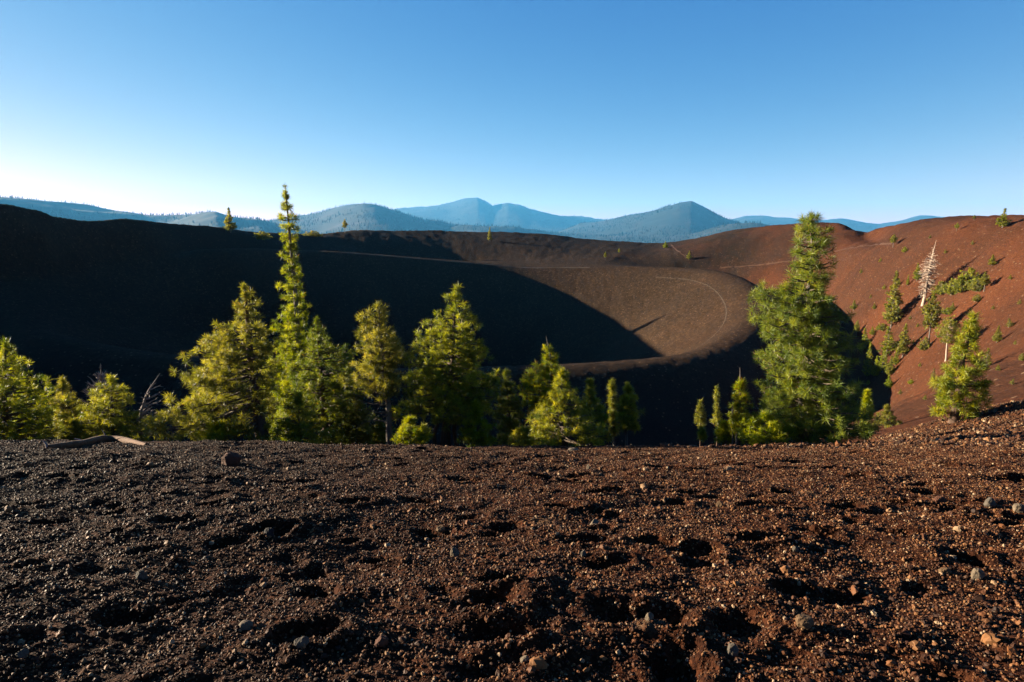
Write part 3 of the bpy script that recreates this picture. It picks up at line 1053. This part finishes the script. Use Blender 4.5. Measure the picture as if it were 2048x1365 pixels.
tree("pine_tree", "tall thin spire shaped pine whose top stands against the sky", [(614, 895), (600, 700), (591, 580), (579, 450), (571, 373)],
     [(373, 569, 573), (395, 562, 582), (420, 555, 592), (432, 548, 600), (450, 556, 606), (470, 558, 600), (500, 560, 600), (540, 556, 606), (580, 556, 606), (620, 550, 618), (660, 546, 628), (700, 538, 640), (760, 530, 655), (830, 530, 655), (890, 530, 655)],
     19, M_NEEDLE, M_GREYBARK, r=.13, branches=150, tuft=.19, dens=3.6, K=66, nw=0.0107, t0=.12, rise_lo=-.05, rise_hi=.1, whorl=.30)
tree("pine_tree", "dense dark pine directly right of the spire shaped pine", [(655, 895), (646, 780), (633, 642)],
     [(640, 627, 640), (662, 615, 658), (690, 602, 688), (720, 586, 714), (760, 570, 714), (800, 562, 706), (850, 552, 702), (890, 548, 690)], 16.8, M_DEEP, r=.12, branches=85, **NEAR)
tree("pine_sapling", "bright low bushy pine at the foot of the dark pine, right of the leaning trunk", [(598, 897), (597, 850), (596, 792)],
     [(790, 588, 606), (815, 566, 628), (850, 552, 648), (892, 546, 664)], 14.4, M_BRIGHT, r=.05, branches=46, tuft=.18, dens=4.0, K=66, nw=0.0098)
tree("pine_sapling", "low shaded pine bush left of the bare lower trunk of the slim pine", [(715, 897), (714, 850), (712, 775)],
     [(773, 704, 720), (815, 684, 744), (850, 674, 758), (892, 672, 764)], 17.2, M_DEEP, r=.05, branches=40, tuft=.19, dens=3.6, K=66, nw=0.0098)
tree("pine_tree", "slim pine with bare straight lower trunk and dead twigs, between two denser pines", [(780, 898), (776, 830), (769, 745), (762, 665), (756, 608)],
     [(607, 748, 764), (628, 712, 792), (640, 722, 780), (662, 706, 792), (700, 704, 814), (735, 708, 812), (770, 696, 806), (800, 712, 796), (850, 722, 790)],
     15.6, M_NEEDLE, M_GREYBARK, r=.10, branches=66, bare=.28, rise_lo=.1, rise_hi=.75, tuft=.2, dens=4.0, K=66, nw=0.0098)
tree("pine_tree", "large pointed pine with several curved trunks showing at its foot", [(885, 893), (893, 830), (903, 760), (908, 680), (912, 578)],
     [(574, 906, 918), (600, 884, 932), (635, 850, 952), (665, 842, 964), (700, 828, 968), (740, 808, 984), (790, 792, 996), (822, 800, 994), (838, 830, 988)],
     16.2, M_NEEDLE, r=.095, branches=100, depth=.75, tuft=.19, dens=4.4, K=66, nw=0.0098,
     extra_px=[[(871, 893), (868, 870), (876, 840), (882, 800), (890, 740)], [(900, 890), (897, 862), (898, 830), (900, 780), (904, 730)], [(917, 888), (908, 860), (912, 830), (920, 790), (925, 740)]])
tree("pine_sapling", "bright low pine bush between the slim pine and the curved trunks", [(822, 897), (822, 870), (820, 838)],
     [(836, 808, 830), (860, 790, 860), (892, 782, 872)], 14.8, M_BRIGHT, r=.04, branches=34, tuft=.17, dens=4.0, K=66, nw=0.0098)
tree("pine_sapling", "low green pine bush right of the curved trunks, under the large pointed pine", [(956, 897), (955, 860), (952, 805)],
     [(803, 944, 960), (835, 928, 978), (865, 922, 992), (892, 918, 996)], 15.4, M_NEEDLE, r=.05, branches=40, tuft=.18, dens=3.8, K=66, nw=0.0098)
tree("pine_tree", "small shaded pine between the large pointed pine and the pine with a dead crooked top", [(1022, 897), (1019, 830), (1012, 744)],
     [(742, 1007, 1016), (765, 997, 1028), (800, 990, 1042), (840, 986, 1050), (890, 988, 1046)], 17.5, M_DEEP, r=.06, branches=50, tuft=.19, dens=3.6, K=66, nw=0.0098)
dt = tree("pine_tree", "pine with a dead crooked bare top, crossing the lit crater ridge", [(1086, 897), (1094, 800), (1104, 730), (1098, 700), (1092, 672)],
     [(690, 1082, 1100), (715, 1070, 1118), (745, 1052, 1126), (785, 1047, 1128), (830, 1056, 1118), (885, 1060, 1112)], 16.6, M_NEEDLE, M_GREYBARK, r=.075, branches=62, leader=False, brown=.12, tuft=.18, dens=3.8, K=66, nw=0.0092)
tree("pine_tree", "bright yellow green young pine with visible grey limbs", [(1117, 896), (1119, 850), (1122, 800), (1125, 742)],
     [(740, 1119, 1132), (765, 1104, 1146), (800, 1086, 1166), (835, 1064, 1192), (865, 1044, 1206), (890, 1022, 1204)], 13.6, M_BRIGHT, M_GREYBARK, r=.07, branches=84, tuft=.17, dens=3.4, K=66, nw=0.0088, t0=.4, rise_lo=.1)
tree("pine_tree", "short cone shaped pine just right of the bright yellow green pine", [(1184, 896), (1182, 830), (1180, 764)],
     [(761, 1176, 1185), (790, 1165, 1198), (830, 1152, 1214), (880, 1150, 1224)], 15.6, M_NEEDLE, r=.06, branches=56, tuft=.18, dens=3.8, K=66, nw=0.0092)
tree("pine_tree", "narrow slim pine squeezed between two short pines right of the yellow green pine", [(1228, 892), (1227, 830), (1225, 770)],
     [(767, 1221, 1229), (795, 1215, 1236), (835, 1214, 1240), (868, 1216, 1240)], 17, M_NEEDLE, M_GREYBARK, r=.045, branches=40, tuft=.17, dens=3.6, K=66, nw=0.0092)
tree("pine_tree", "egg shaped small pine on a bare short stem, last before the dark gap", [(1252, 892), (1254, 840), (1256, 772)],
     [(769, 1249, 1262), (795, 1236, 1274), (825, 1228, 1285), (848, 1226, 1288), (862, 1236, 1280)], 15.9, M_NEEDLE, M_GREYBARK, r=.05, branches=56, tuft=.17, dens=3.6, K=66, nw=0.0088)
tree("pine_sapling", "low pine bush behind the thin sparse pine at the left", [(150, 897), (150, 870), (152, 842)],
     [(840, 144, 160), (860, 128, 176), (890, 124, 182)], 15.6, M_NEEDLE, r=.035, branches=30, tuft=.17, dens=4.0, K=66, nw=0.0090)
tree("pine_sapling", "low bright brush left of the leaning trunk, under its long low branches", [(430, 898), (430, 880), (432, 850)],
     [(850, 410, 452), (870, 392, 480), (892, 384, 496)], 13.6, M_BRIGHT, r=.03, branches=40, tuft=.16, dens=3.8, K=66, nw=0.0084)
tree("pine_sapling", "low green brush right of the slim pine's bare trunk foot", [(760, 897), (760, 880), (758, 846)],
     [(844, 748, 770), (866, 736, 788), (892, 732, 794)], 16.4, M_NEEDLE, r=.03, branches=30, tuft=.17, dens=3.8, K=66, nw=0.0090)
tree("pine_sapling", "low yellow green brush at the left foot of the yellow green young pine", [(1044, 896), (1044, 880), (1046, 856)],
     [(855, 1036, 1058), (872, 1024, 1070), (892, 1018, 1076)], 13.2, M_BRIGHT, r=.03, branches=32, tuft=.15, dens=4.0, K=66, nw=0.0084)
tree("pine_tree", "tiny cone shaped conifer alone in the dark hollow", [(1401, 858), (1401, 806)],
     [(805, 1399, 1402), (825, 1389, 1411), (846, 1384, 1416)], 27, M_NEEDLE, r=.05, branches=36, tuft=.22, dens=3.6, K=20, nw=0.0250)
tree("pine_tree", "tiny slim conifer in the dark hollow beside the bare twiggy tree", [(1435, 862), (1434, 776)],
     [(776, 1432, 1435), (795, 1424, 1442), (806, 1430, 1438), (825, 1424, 1444), (850, 1418, 1450)], 29, M_NEEDLE, r=.06, branches=36, tuft=.22, dens=2.6, K=20, nw=0.0250)
tree("pine_tree", "half dead twiggy pine with pinkish bare stem left of the big pine", [(1474, 892), (1476, 830), (1480, 780), (1483, 737)],
     [(760, 1474, 1490), (790, 1462, 1500), (815, 1464, 1512), (845, 1452, 1512), (868, 1460, 1512)], 13.4, M_NEEDLE, M_GREYBARK, r=.045, branches=54, leader=False, brown=.2, tuft=.15, dens=2.3, K=66, nw=0.0083, extra_px=[[(1467, 892), (1466, 860), (1465, 812)]])
tree("pine_sapling", "low pine bush at the foot of the half dead twiggy pine", [(1445, 886), (1446, 866), (1448, 846)],
     [(846, 1442, 1456), (862, 1432, 1470), (880, 1424, 1476)], 13.8, M_BRIGHT, r=.03, branches=28, tuft=.15, dens=4.0, K=66, nw=0.0088)
tree("pine_sapling", "tiny round pine bush on the gravel edge below the dark hollow", [(1405, 880), (1405, 866)],
     [(863, 1400, 1410), (872, 1396, 1416), (878, 1396, 1416)], 13.4, M_BRIGHT, r=.02, branches=16, tuft=.13, dens=4.0, K=66, nw=0.0088)
tree("pine_tree", "biggest pine of all, full crowned, bright green, casting a long shadow rightwards", [(1608, 884), (1607, 800), (1613, 700), (1619, 600), (1623, 500), (1625, 434)],
     [(432, 1612, 1638), (442, 1590, 1658), (458, 1576, 1668), (475, 1570, 1674), (505, 1568, 1674), (530, 1572, 1676), (545, 1546, 1680), (565, 1562, 1680), (590, 1506, 1686), (620, 1502, 1690), (655, 1508, 1692), (685, 1532, 1702), (705, 1536, 1716), (722, 1508, 1716), (748, 1512, 1704), (764, 1540, 1732), (790, 1514, 1738), (820, 1516, 1740), (845, 1510, 1744), (866, 1490, 1742), (878, 1500, 1732)],
     13.6, M_GREEN, M_GREYBARK, r=.115, wide=1.03, branches=170, tuft=.21, dens=5.6, K=66, nw=0.0088, t0=.14, rise_lo=.05, rise_hi=.22, zpow=.5, puff=.8, wobble=.02)
tree("pine_sapling", "spreading bright pine bush at the left foot of the biggest pine", [(1528, 884), (1528, 862), (1530, 832)],
     [(830, 1520, 1540), (848, 1486, 1568), (866, 1462, 1590), (880, 1456, 1590)], 12.9, M_BRIGHT, r=.035, branches=50, tuft=.16, dens=4.4, K=66, nw=0.0083, rise_lo=.1)
tree("pine_tree", "small green conifer peeping out behind the right foot of the biggest pine", [(1733, 850), (1733, 784)],
     [(783, 1729, 1736), (805, 1721, 1743), (835, 1716, 1750)], 17.5, M_BRIGHT, r=.045, branches=40, tuft=.17, dens=3.8, K=66, nw=0.0098)
tree("pine_sapling", "small bright pine at the red slope's foot, right of the biggest pine", [(1773, 856), (1773, 810)],
     [(810, 1768, 1777), (830, 1757, 1790), (852, 1746, 1802), (858, 1750, 1796)], None, M_BRIGHT, M_GREYBARK, r=.04, branches=40, tuft=.17, dens=3.4, K=66, nw=0.0103)
tree("pine_tree", "bright pine with dark crooked trunk at the right, on the red slope's foot", [(1908, 845), (1913, 812), (1921, 770), (1927, 720), (1935, 680), (1941, 634)],
     [(632, 1932, 1952), (655, 1912, 1966), (690, 1902, 1970), (720, 1890, 1974), (755, 1880, 1974), (785, 1858, 1976), (800, 1862, 1972), (822, 1852, 1944), (836, 1872, 1936)],
     None, M_BRIGHT, r=.15, wide=.98, branches=52, tuft=.26, dens=3.6, K=66, nw=0.0136, t0=.5)
tree("pine_tree", "smaller pine with bare pale stem touching the left side of the crooked trunk pine", [(1892, 722), (1894, 690), (1899, 634)],
     [(633, 1890, 1908), (655, 1878, 1922), (675, 1876, 1924), (688, 1882, 1914)], None, M_BRIGHT, M_PALE, r=.12, branches=44, tuft=.3, dens=4.0, K=24, nw=0.0300)

# ------------------------------------------------------------------ pines and bushes far off on the crater's slopes
def unit_plant(seed, prof, spec):
    rng = np.random.default_rng(seed)
    spec = dict(spec, whorl=.05)
    tb, bb_, fol = grow([(0, 0, -.04), (rng.uniform(-.03, .03), 0, .5), (rng.uniform(-.03, .03), 0, 1.0)], prof, spec, rng)
    return tb, bb_, fol


KINDS = {
    "cone": ([(.10, .22, .22), (.3, .25, .25), (.6, .16, .16), (.85, .08, .08), (1, .02, .02)], dict(r=.022, branches=44, tuft=.075, dens=4.2, K=14, nw=.016, sides=6, twig_r=.003)),
    "spire": ([(.10, .19, .19), (.35, .20, .18), (.6, .15, .15), (.85, .08, .08), (1, .02, .02)], dict(r=.018, branches=54, tuft=.06, dens=4.2, K=14, nw=.012, sides=6, twig_r=.003)),
    "stem": ([(.35, .16, .2), (.55, .28, .26), (.75, .22, .2), (1, .04, .04)], dict(r=.02, branches=34, tuft=.075, dens=4.2, K=14, nw=.016, sides=6, twig_r=.003)),
    "sparse": ([(.08, .2, .2), (.4, .2, .2), (.8, .1, .1), (1, .02, .02)], dict(r=.02, branches=34, tuft=.075, dens=2.4, K=12, nw=.014, sides=6, twig_r=.003)),
    "bush": ([(.08, .55, .55), (.35, .6, .6), (.7, .42, .42), (.95, .12, .12)], dict(r=.03, branches=50, tuft=.13, dens=4.2, K=14, nw=.03, sides=6, rise_lo=.5, rise_hi=1.0, leader=False, twig_r=.004)),
}
UNITS = {}
MATS3 = [M_NEEDLE, M_BRIGHT, M_NEEDLE]
for kname, (prof, spec) in KINDS.items():
    for v in range(3):
        tb, bb_, fol = unit_plant(hash_ := 100 + v * 17 + len(kname) * 7, prof, spec)
        for mi, mat in enumerate(MATS3):
            trunk = tb.mesh("trunk", M_GREYBARK) if mi == 0 else UNITS[kname, v, 0][0]
            cr = crown_mesh(bb_, fol, M_TWIG, mat)
            nv = sum(len(q) for q in tb.v)
            nb_ = sum(len(q) for q in bb_.v)
            one = None
            tq = np.concatenate(tb.f)
            b3 = np.concatenate([f for f in bb_.f if f.shape[1] == 3])
            b4 = np.concatenate([f for f in bb_.f if f.shape[1] == 4])
            verts = np.concatenate([np.concatenate(tb.v), np.concatenate(bb_.v), fol[0]])
            fl = [tq, b4 + nv, b3 + nv, fol[1] + nv + nb_]
            mi_ = np.concatenate([np.full(len(f), k) for f, k in zip(fl, (0, 0, 0, 1))])
            one = mesh_np("small_plant", verts, fl, [M_GREYBARK, mat], mi_, {"tint": np.concatenate([np.zeros(nv + nb_), fol[2]])})
            UNITS[kname, v, mi] = (trunk, cr, one)

G_SLOPE = "small pines on the red slope"
G_BUSH = "bushes growing in a row on the red slope"
G_RIM = "small pines on the far rim"
# photo pixel of the foot, height and width in photo pixels, kind, needle colour, label, group
SMALL = [
    (461, 466, 47, 30, "cone", 2, "lone dark pine on the left skyline, left of the spire shaped pine's top", G_RIM),
    (690, 466, 25, 15, "stem", 2, "little dark pine on the skyline right of the spire shaped pine", G_RIM),
    (980, 483, 27, 12, "spire", 0, "little slim pine on the far dark rim below the highest mountain", G_RIM),
    (524, 480, 17, 44, "bush", 1, "low yellow green bush on the rim, left of the spire shaped pine", None),
    (626, 474, 12, 44, "bush", 1, "low yellow green bush on the rim, right of the spire shaped pine", None),
    (1331, 497, 13, 14, "cone", 0, "small bush like pine where the rim dips, beside the upper end of the saddle path", G_RIM),
    (1378, 520, 17, 13, "cone", 0, "small pine at the lower end of the saddle path", G_RIM),
    (1211, 516, 12, 8, "spire", 0, "tiny pine on the rim left of the saddle, the lower of two", G_RIM),
    (1238, 506, 9, 6, "spire", 0, "tiny pine on the rim left of the saddle, the upper of two", G_RIM),
    (2005, 456, 36, 26, "cone", 0, "dark green pine close to the skyline at the far right", G_SLOPE),
    (1913, 463, 15, 12, "stem", 0, "tiny pine below the right skyline, left of the far right skyline pine", G_SLOPE),
    (1948, 442, 11, 9, "stem", 0, "tiny pine right on the right skyline", G_SLOPE),
    (1786, 495, 24, 20, "stem", 2, "small leaning pine where the slope path ends", G_SLOPE),
    (1809, 505, 11, 14, "bush", 1, "tiny bush just below the end of the slope path", G_SLOPE),
    (1833, 563, 34, 18, "spire", 2, "small deep green conifer left of the white snag", G_SLOPE),
    (1984, 532, 21, 21, "cone", 1, "small pine standing alone above the row of bushes", G_SLOPE),
    (1968, 583, 36, 28, "stem", 0, "pine at the right end of the row of bushes", G_SLOPE),
    (1782, 656, 110, 44, "spire", 0, "tall pine on the red slope left of the white snag", G_SLOPE),
    (1856, 694, 108, 46, "stem", 0, "tall pine on the red slope directly below the white snag", G_SLOPE),
    (1849, 702, 28, 28, "bush", 2, "dark bush at the foot of the tall pine below the white snag", None),
    (1764, 662, 14, 30, "bush", 2, "dark flat bush at the foot of the tall pine left of the snag", None),
    (1712, 676, 34, 16, "stem", 0, "small pine with pale stem at the edge of the crater's shadow", G_SLOPE),
    (1744, 672, 18, 15, "cone", 0, "tiny pine between the shadow's edge and the tall pine's foot", G_SLOPE),
    (1727, 700, 42, 26, "sparse", 0, "sparse small pine, highest of the cluster beside the shadow", G_SLOPE),
    (1734, 758, 74, 24, "spire", 1, "narrow bright pine at the left end of the cluster beside the shadow", G_SLOPE),
    (1750, 756, 44, 20, "cone", 1, "short pine touching the narrow bright pine in the cluster", G_SLOPE),
    (1772, 712, 58, 44, "sparse", 0, "broad loose pine in the middle of the cluster on the red slope", G_SLOPE),
    (1765, 745, 48, 26, "sparse", 0, "thin pine below the broad loose pine of the cluster", G_SLOPE),
    (1779, 752, 40, 24, "cone", 2, "dark small pine at the lower right of the cluster", G_SLOPE),
    (1805, 714, 66, 32, "spire", 0, "upright pine at the right end of the cluster on the red slope", G_SLOPE),
    (1790, 732, 32, 16, "spire", 1, "slim little pine below the upright pine of the cluster", G_SLOPE),
    (1776, 778, 30, 22, "cone", 0, "small pine alone below the cluster on the red slope", G_SLOPE),
    (1822, 769, 10, 14, "bush", 1, "tiny round bush on bare red ground below the cluster", G_SLOPE),
    (1866, 762, 24, 14, "sparse", 0, "little thin pine left of the crooked trunk pine", G_SLOPE),
    (1974, 733, 36, 26, "sparse", 0, "small sparse pine just right of the crooked trunk pine", G_SLOPE),
    (1993, 686, 34, 22, "cone", 1, "small pine on the slope right above the crooked trunk pine", G_SLOPE),
    (1954, 604, 16, 20, "bush", 1, "small light bush below the right end of the row of bushes", G_SLOPE),
    (1895, 630, 14, 34, "bush", 2, "low dark bush between the tall pine and the bush row's shadow", G_SLOPE),
    (1904, 624, 18, 14, "cone", 0, "tiny pine growing out of the low dark bush on the red slope", G_SLOPE),
    (1707, 621, 20, 16, "cone", 0, "tiny pine right beside the big pine's crown, on the red slope", G_SLOPE),
    (1748, 620, 12, 12, "cone", 0, "tiny pine left of the tall pine's shoulder on the red slope", G_SLOPE),
    (1795, 630, 18, 16, "cone", 1, "tiny bright pine touching the right side of the tall pine", G_SLOPE),
    (1815, 572, 22, 7, "spire", 1, "thin green spike just left of the white snag's lower branches", G_SLOPE),
    (1798, 572, 14, 7, "spire", 1, "thin green spike right of the tall pine's top", G_SLOPE),
    (2017, 655, 18, 18, "sparse", 1, "faint little bush near the right edge above the two dark shadows", G_SLOPE),
    (2044, 722, 16, 14, "bush", 1, "small bush at the right edge beside the two dark shadows", G_SLOPE),
    (1938, 573, 36, 52, "bush", 1, "big rounded bush at the top of the row of bushes", G_BUSH),
    (1922, 586, 34, 44, "bush", 0, "rounded bush in the middle of the row, below the big one", G_BUSH),
    (1953, 584, 28, 36, "bush", 0, "bush between the big one and the pine ending the row", G_BUSH),
    (1902, 590, 32, 38, "bush", 0, "dark bush left of the middle of the row", G_BUSH),
    (1882, 590, 28, 36, "bush", 0, "lowest bush at the left end of the row, beside the tall pine", G_BUSH),
    (1736, 770, 10, 10, "bush", 1, "tiny bush just outside the tip of the crater's shadow", G_SLOPE),
    (1712, 772, 9, 9, "bush", 1, "tiny bush inside the crater's shadow tip", G_SLOPE),
]
G_SEED = "tiny seedlings scattered on the red slope"
for px, py, hpx in ((1722, 548, 9), (1768, 580, 10), (1741, 598, 8), (1872, 655, 9), (1930, 652, 11), (1986, 620, 9), (2020, 560, 10), (2038, 610, 10), (1835, 655, 8), (1826, 690, 10), (1840, 735, 9), (1800, 790, 11),
                    (1850, 800, 10), (1996, 742, 12), (2030, 690, 9), (1890, 508, 8), (1760, 525, 8), (1945, 490, 8), (1860, 478, 7), (1730, 812, 12), (1820, 640, 8), (2025, 770, 12)):
    SMALL.append((px, py, hpx, hpx * 1.0, "sparse", 1, "tiny green seedling scattered on the red slope", G_SEED))
for k, (px, py, hpx, wpx, kind, mi, label, grp) in enumerate(SMALL):
    p = ground_hit(px, py)
    dist = math.hypot(p[0], p[1])
    sc = dist / F / math.cos(math.atan2(p[0], p[1])) if False else p[1] / F
    h, w = hpx * sc * 1.02, wpx * sc
    full = 2 * max(max(a, b) for _, a, b in KINDS[kind][0])
    tr, cr, one = UNITS[kind, k % 3, mi]
    name = "bush" if kind == "bush" else "pine_seedling" if grp == G_SEED else "pine_tree"
    cat = "bush" if kind == "bush" else "seedling" if grp == G_SEED else "pine tree"
    if hpx >= 30 and kind != "bush":
        root = bpy.data.objects.new(name, None)
        scene.collection.objects.link(root)
        for nm, me_ in (("trunk", tr), ("crown", cr)):
            link(nm, me_, root)
    else:
        root = link(name, one)
    root.location = p
    root.scale = (w / full, w / full, h)
    root.rotation_euler = (0, random.uniform(-.03, .03), random.uniform(0, 6.28))
    tag(root, label, cat, grp)

# the white snag
p = ground_hit(1846, 610)
sc = p[1] / F
rng = np.random.default_rng(77)
tb, bb_, _ = grow([(0, 0, -.3), (4 * sc, 0, 60 * sc), (12 * sc, 0, 128 * sc)],
                  [(12 * sc, 14 * sc, 10 * sc), (40 * sc, 18 * sc, 16 * sc), (80 * sc, 20 * sc, 18 * sc), (100 * sc, 12 * sc, 10 * sc), (126 * sc, 2 * sc, 2 * sc)],
                  dict(r=.24, branches=150, tuft=.3, bare=2, rise_lo=-.7, rise_hi=.5, branch_r=1.7, twig_r=.045, sides=7), rng)
root = bpy.data.objects.new("dead_tree", None)
scene.collection.objects.link(root)
root.location = p
tag(root, "white bleached dead conifer with short bare branches on the red slope", "dead tree")
link("trunk", tb.mesh("trunk", M_PALE), root)
link("crown", crown_mesh(bb_, None, M_PALE, None), root)

# ------------------------------------------------------------------ stones and fallen wood on the near ground
def stone_mats():
    S = {}
    for nm, a, b in (("pale", (0.0495, 0.0378, 0.0252), (0.1040, 0.0794, 0.0529)), ("grey", (0.0273, 0.0223, 0.0170), (0.0643, 0.0537, 0.0409)), ("tan", (0.0446, 0.0257, 0.0120), (0.0792, 0.0472, 0.0222)),
                     ("rust", (0.0330, 0.0121, 0.0066), (0.0605, 0.0248, 0.0121)), ("black", (0.0055, 0.0055, 0.0060), (0.0165, 0.0154, 0.0149)), ("yellow", (0.0660, 0.0468, 0.0165), (0.1100, 0.0825, 0.0330))):
        S[nm] = simple_mat(nm + "_stone", [(.3, a), (.7, b)], scale=18, bump=.6, bdist=.01)
    return S


SM = stone_mats()


def stone(px, py, wpx, hpx, mat, label, seed, depth=.8):
    p = ground_hit(px, py, lambda a, b: base_height(a, b))
    z = gh(p[0], p[1])
    sc = math.hypot(p[0], p[1]) / F * 1.05
    w, h = wpx * sc * .43, hpx * sc * .43
    rng = np.random.default_rng(seed)
    import bmesh
    bm = bmesh.new()
    bmesh.ops.create_icosphere(bm, subdivisions=4, radius=1)
    planes = rng.normal(size=(11, 3))
    planes /= np.linalg.norm(planes, axis=1)[:, None]
    cut = rng.uniform(.62, .92, 11)
    for v in bm.verts:
        c = np.array(v.co)
        for nrm, q in zip(planes, cut):
            e = float(c @ nrm) - q
            if e > 0:
                c = c - nrm * e * .93
        nz = mnoise.fractal(Vector(c * 2.2) + Vector((seed * 3.1, 0, 0)), .6, 2, 4)
        c = c * (1 + .10 * nz)
        v.co = Vector((c[0] * w, c[1] * w * depth, c[2] * h * 1.15))
    me_ = bpy.data.meshes.new("stone")
    bm.to_mesh(me_)
    bm.free()
    me_.materials.append(SM[mat])
    o = link("stone", me_)
    o.location = (p[0], p[1], z + h * .42)
    o.rotation_euler = (rng.uniform(-.2, .2), rng.uniform(-.2, .2), rng.uniform(-.6, .6))
    tag(o, label, "stone")
    return o


stone(463, 932, 46, 38, "rust", "biggest stone near the edge, reddish with a pale broken face, below the leaning trunk", 1)
for k, a in enumerate([
    (284, 1160, 24, 26, "grey", "pointed pale grey stone at the left, upper of the two light stones there"),
    (494, 1262, 34, 20, "pale", "pale flat stone at lower left with a dark shadow beside it"),
    (540, 1078, 26, 20, "black", "black stone with bluish sheen beside a dent at mid left"),
    (910, 1108, 22, 32, "pale", "upright pale stone standing left of the two big boot prints"),
    (882, 1048, 26, 18, "tan", "brownish stone on the rim of the boot print in the middle"),
    (1190, 1048, 26, 20, "pale", "rounded pale stone above the row of boot prints in the middle"),
    (1166, 1114, 16, 18, "grey", "small pointed grey stone below the row of boot prints in the middle"),
    (762, 1300, 38, 26, "rust", "rusty brown stone low down, left of the middle"),
    (604, 1310, 34, 24, "grey", "dull grey stone low down at the left, beside the rusty one"),
    (1298, 1262, 20, 26, "pale", "whitish egg shaped stone with a long dark shadow below the middle"),
    (1606, 1272, 46, 32, "tan", "large light brown angular stone at lower right"),
    (1464, 1312, 28, 34, "grey", "tall grey stone near the bottom, right of the middle"),
    (1955, 1146, 24, 26, "pale", "pale oblong stone toward the right edge at mid height"),
    (1890, 1136, 22, 16, "tan", "small sandy stone left of the pale oblong stone at right"),
    (1590, 1108, 14, 18, "grey", "little light stone beside the smooth sandy patch at right"),
    (1980, 1012, 24, 18, "grey", "smooth grey stone near the right edge, upper of two"),
    (2038, 1020, 24, 16, "pale", "light grey stone touching the right edge"),
    (1880, 1006, 28, 18, "rust", "reddish stone left of the smooth grey stones at right"),
    (1176, 938, 10, 16, "pale", "small upright white stone on the far edge, right of the middle"),
    (1146, 901, 26, 8, "pale", "flat white stone on the gravel edge below the yellow green pine"),
    (1050, 1330, 24, 20, "pale", "small pale stone near the bottom in the middle"),
    (926, 1160, 10, 12, "yellow", "small yellowish pebble left of the deepest boot print"),
    (1440, 1010, 18, 16, "tan", "small brown stone beyond the smooth sandy patch"),
    (48, 1330, 24, 18, "grey", "pale grey stone in the lower left corner"),
    (635, 1195, 34, 30, "black", "black lumpy stone in a hollow at lower left of the middle"),
    (1500, 900, 16, 10, "tan", "small stone at the gravel edge in front of the spreading bush")]):
    stone(*a[:5], a[5], 10 + k * 3)

M_LOG = simple_mat("orange_dead_wood", [(.3, (.04, .018, .009)), (.55, (.085, .042, .020)), (.8, (.13, .075, .04))], scale=5, stretch=(.3, 3, 3), bump=.7, bdist=.03)


def fallen(name, label, pts_px, radii, mat, cat, knots=(), lift=.6):
    pts = []
    for (px, py), r in zip(pts_px, radii):
        p = ground_hit(px, py, lambda a, b: base_height(a, b), 14.0)
        pts.append(np.array([p[0], p[1], gh(p[0], p[1]) + r * lift]))
    pts = np.array(pts)
    q = np.linspace(0, len(pts) - 1, 30)
    P = np.stack([np.interp(q, range(len(pts)), pts[:, c]) for c in range(3)], 1)
    ker = np.ones(5) / 5
    for c in range(3):
        P[2:-2, c] = np.convolve(P[:, c], ker, 'valid')
    R = np.interp(q, range(len(pts)), radii) * (1 + .16 * perlin(q * 1.7, q * 0 + .3, 8))
    root = bpy.data.objects.new(name, None)
    scene.collection.objects.link(root)
    o0 = P[len(P) // 2].copy()
    root.location = o0
    tag(root, label, cat)
    b_ = Buf()
    v, f = tube(P - o0, R, 12)
    v = v * 1.0 + .05 * R.mean() * np.stack([perlin(v[:, 0] * 9, v[:, 2] * 30, s_) for s_ in (1, 2, 3)], 1)
    b_.add(v, f)
    for e in (0, len(P) - 1):
        c = len(v) if e else 0
    b_.add(np.concatenate([v[:12], [P[0] - o0]]), np.array([[i, 12, (i + 1) % 12] for i in range(12)]))
    b_.add(np.concatenate([v[-12:], [P[-1] - o0]]), np.array([[(i + 1) % 12, 12, i] for i in range(12)]))
    link("stem", b_.mesh("stem", mat), root)
    for (t, dx, dy, dz, r) in knots:
        k = int(t * 29)
        a = P[k] - o0
        tip = a + np.array([dx, dy, dz])
        mid = (a + tip) / 2 + np.array([.02, 0, .01])
        vv, ff = tube([a, mid, tip], [r, r * .75, r * .25], 6)
        bk = Buf()
        bk.add(vv, ff)
        link("branch_stub", bk.mesh("branch_stub", M_DEAD), root)
    return root


fallen("fallen_log", "long weathered orange brown log lying along the gravel edge at the left", [(94, 897), (130, 894), (165, 889), (200, 884), (240, 884), (292, 889)],
       [.055, .06, .055, .075, .065, .03], M_LOG, "log", knots=[(.02, -.05, 0, .12, .02), (.42, -.12, -.05, .09, .022), (.66, -.05, .0, .2, .012)])
fallen("fallen_stick", "pale dry stick lying on the gravel right of the biggest pine", [(1786, 862), (1800, 864), (1818, 868)], [.03, .035, .02], M_PALE, "stick")
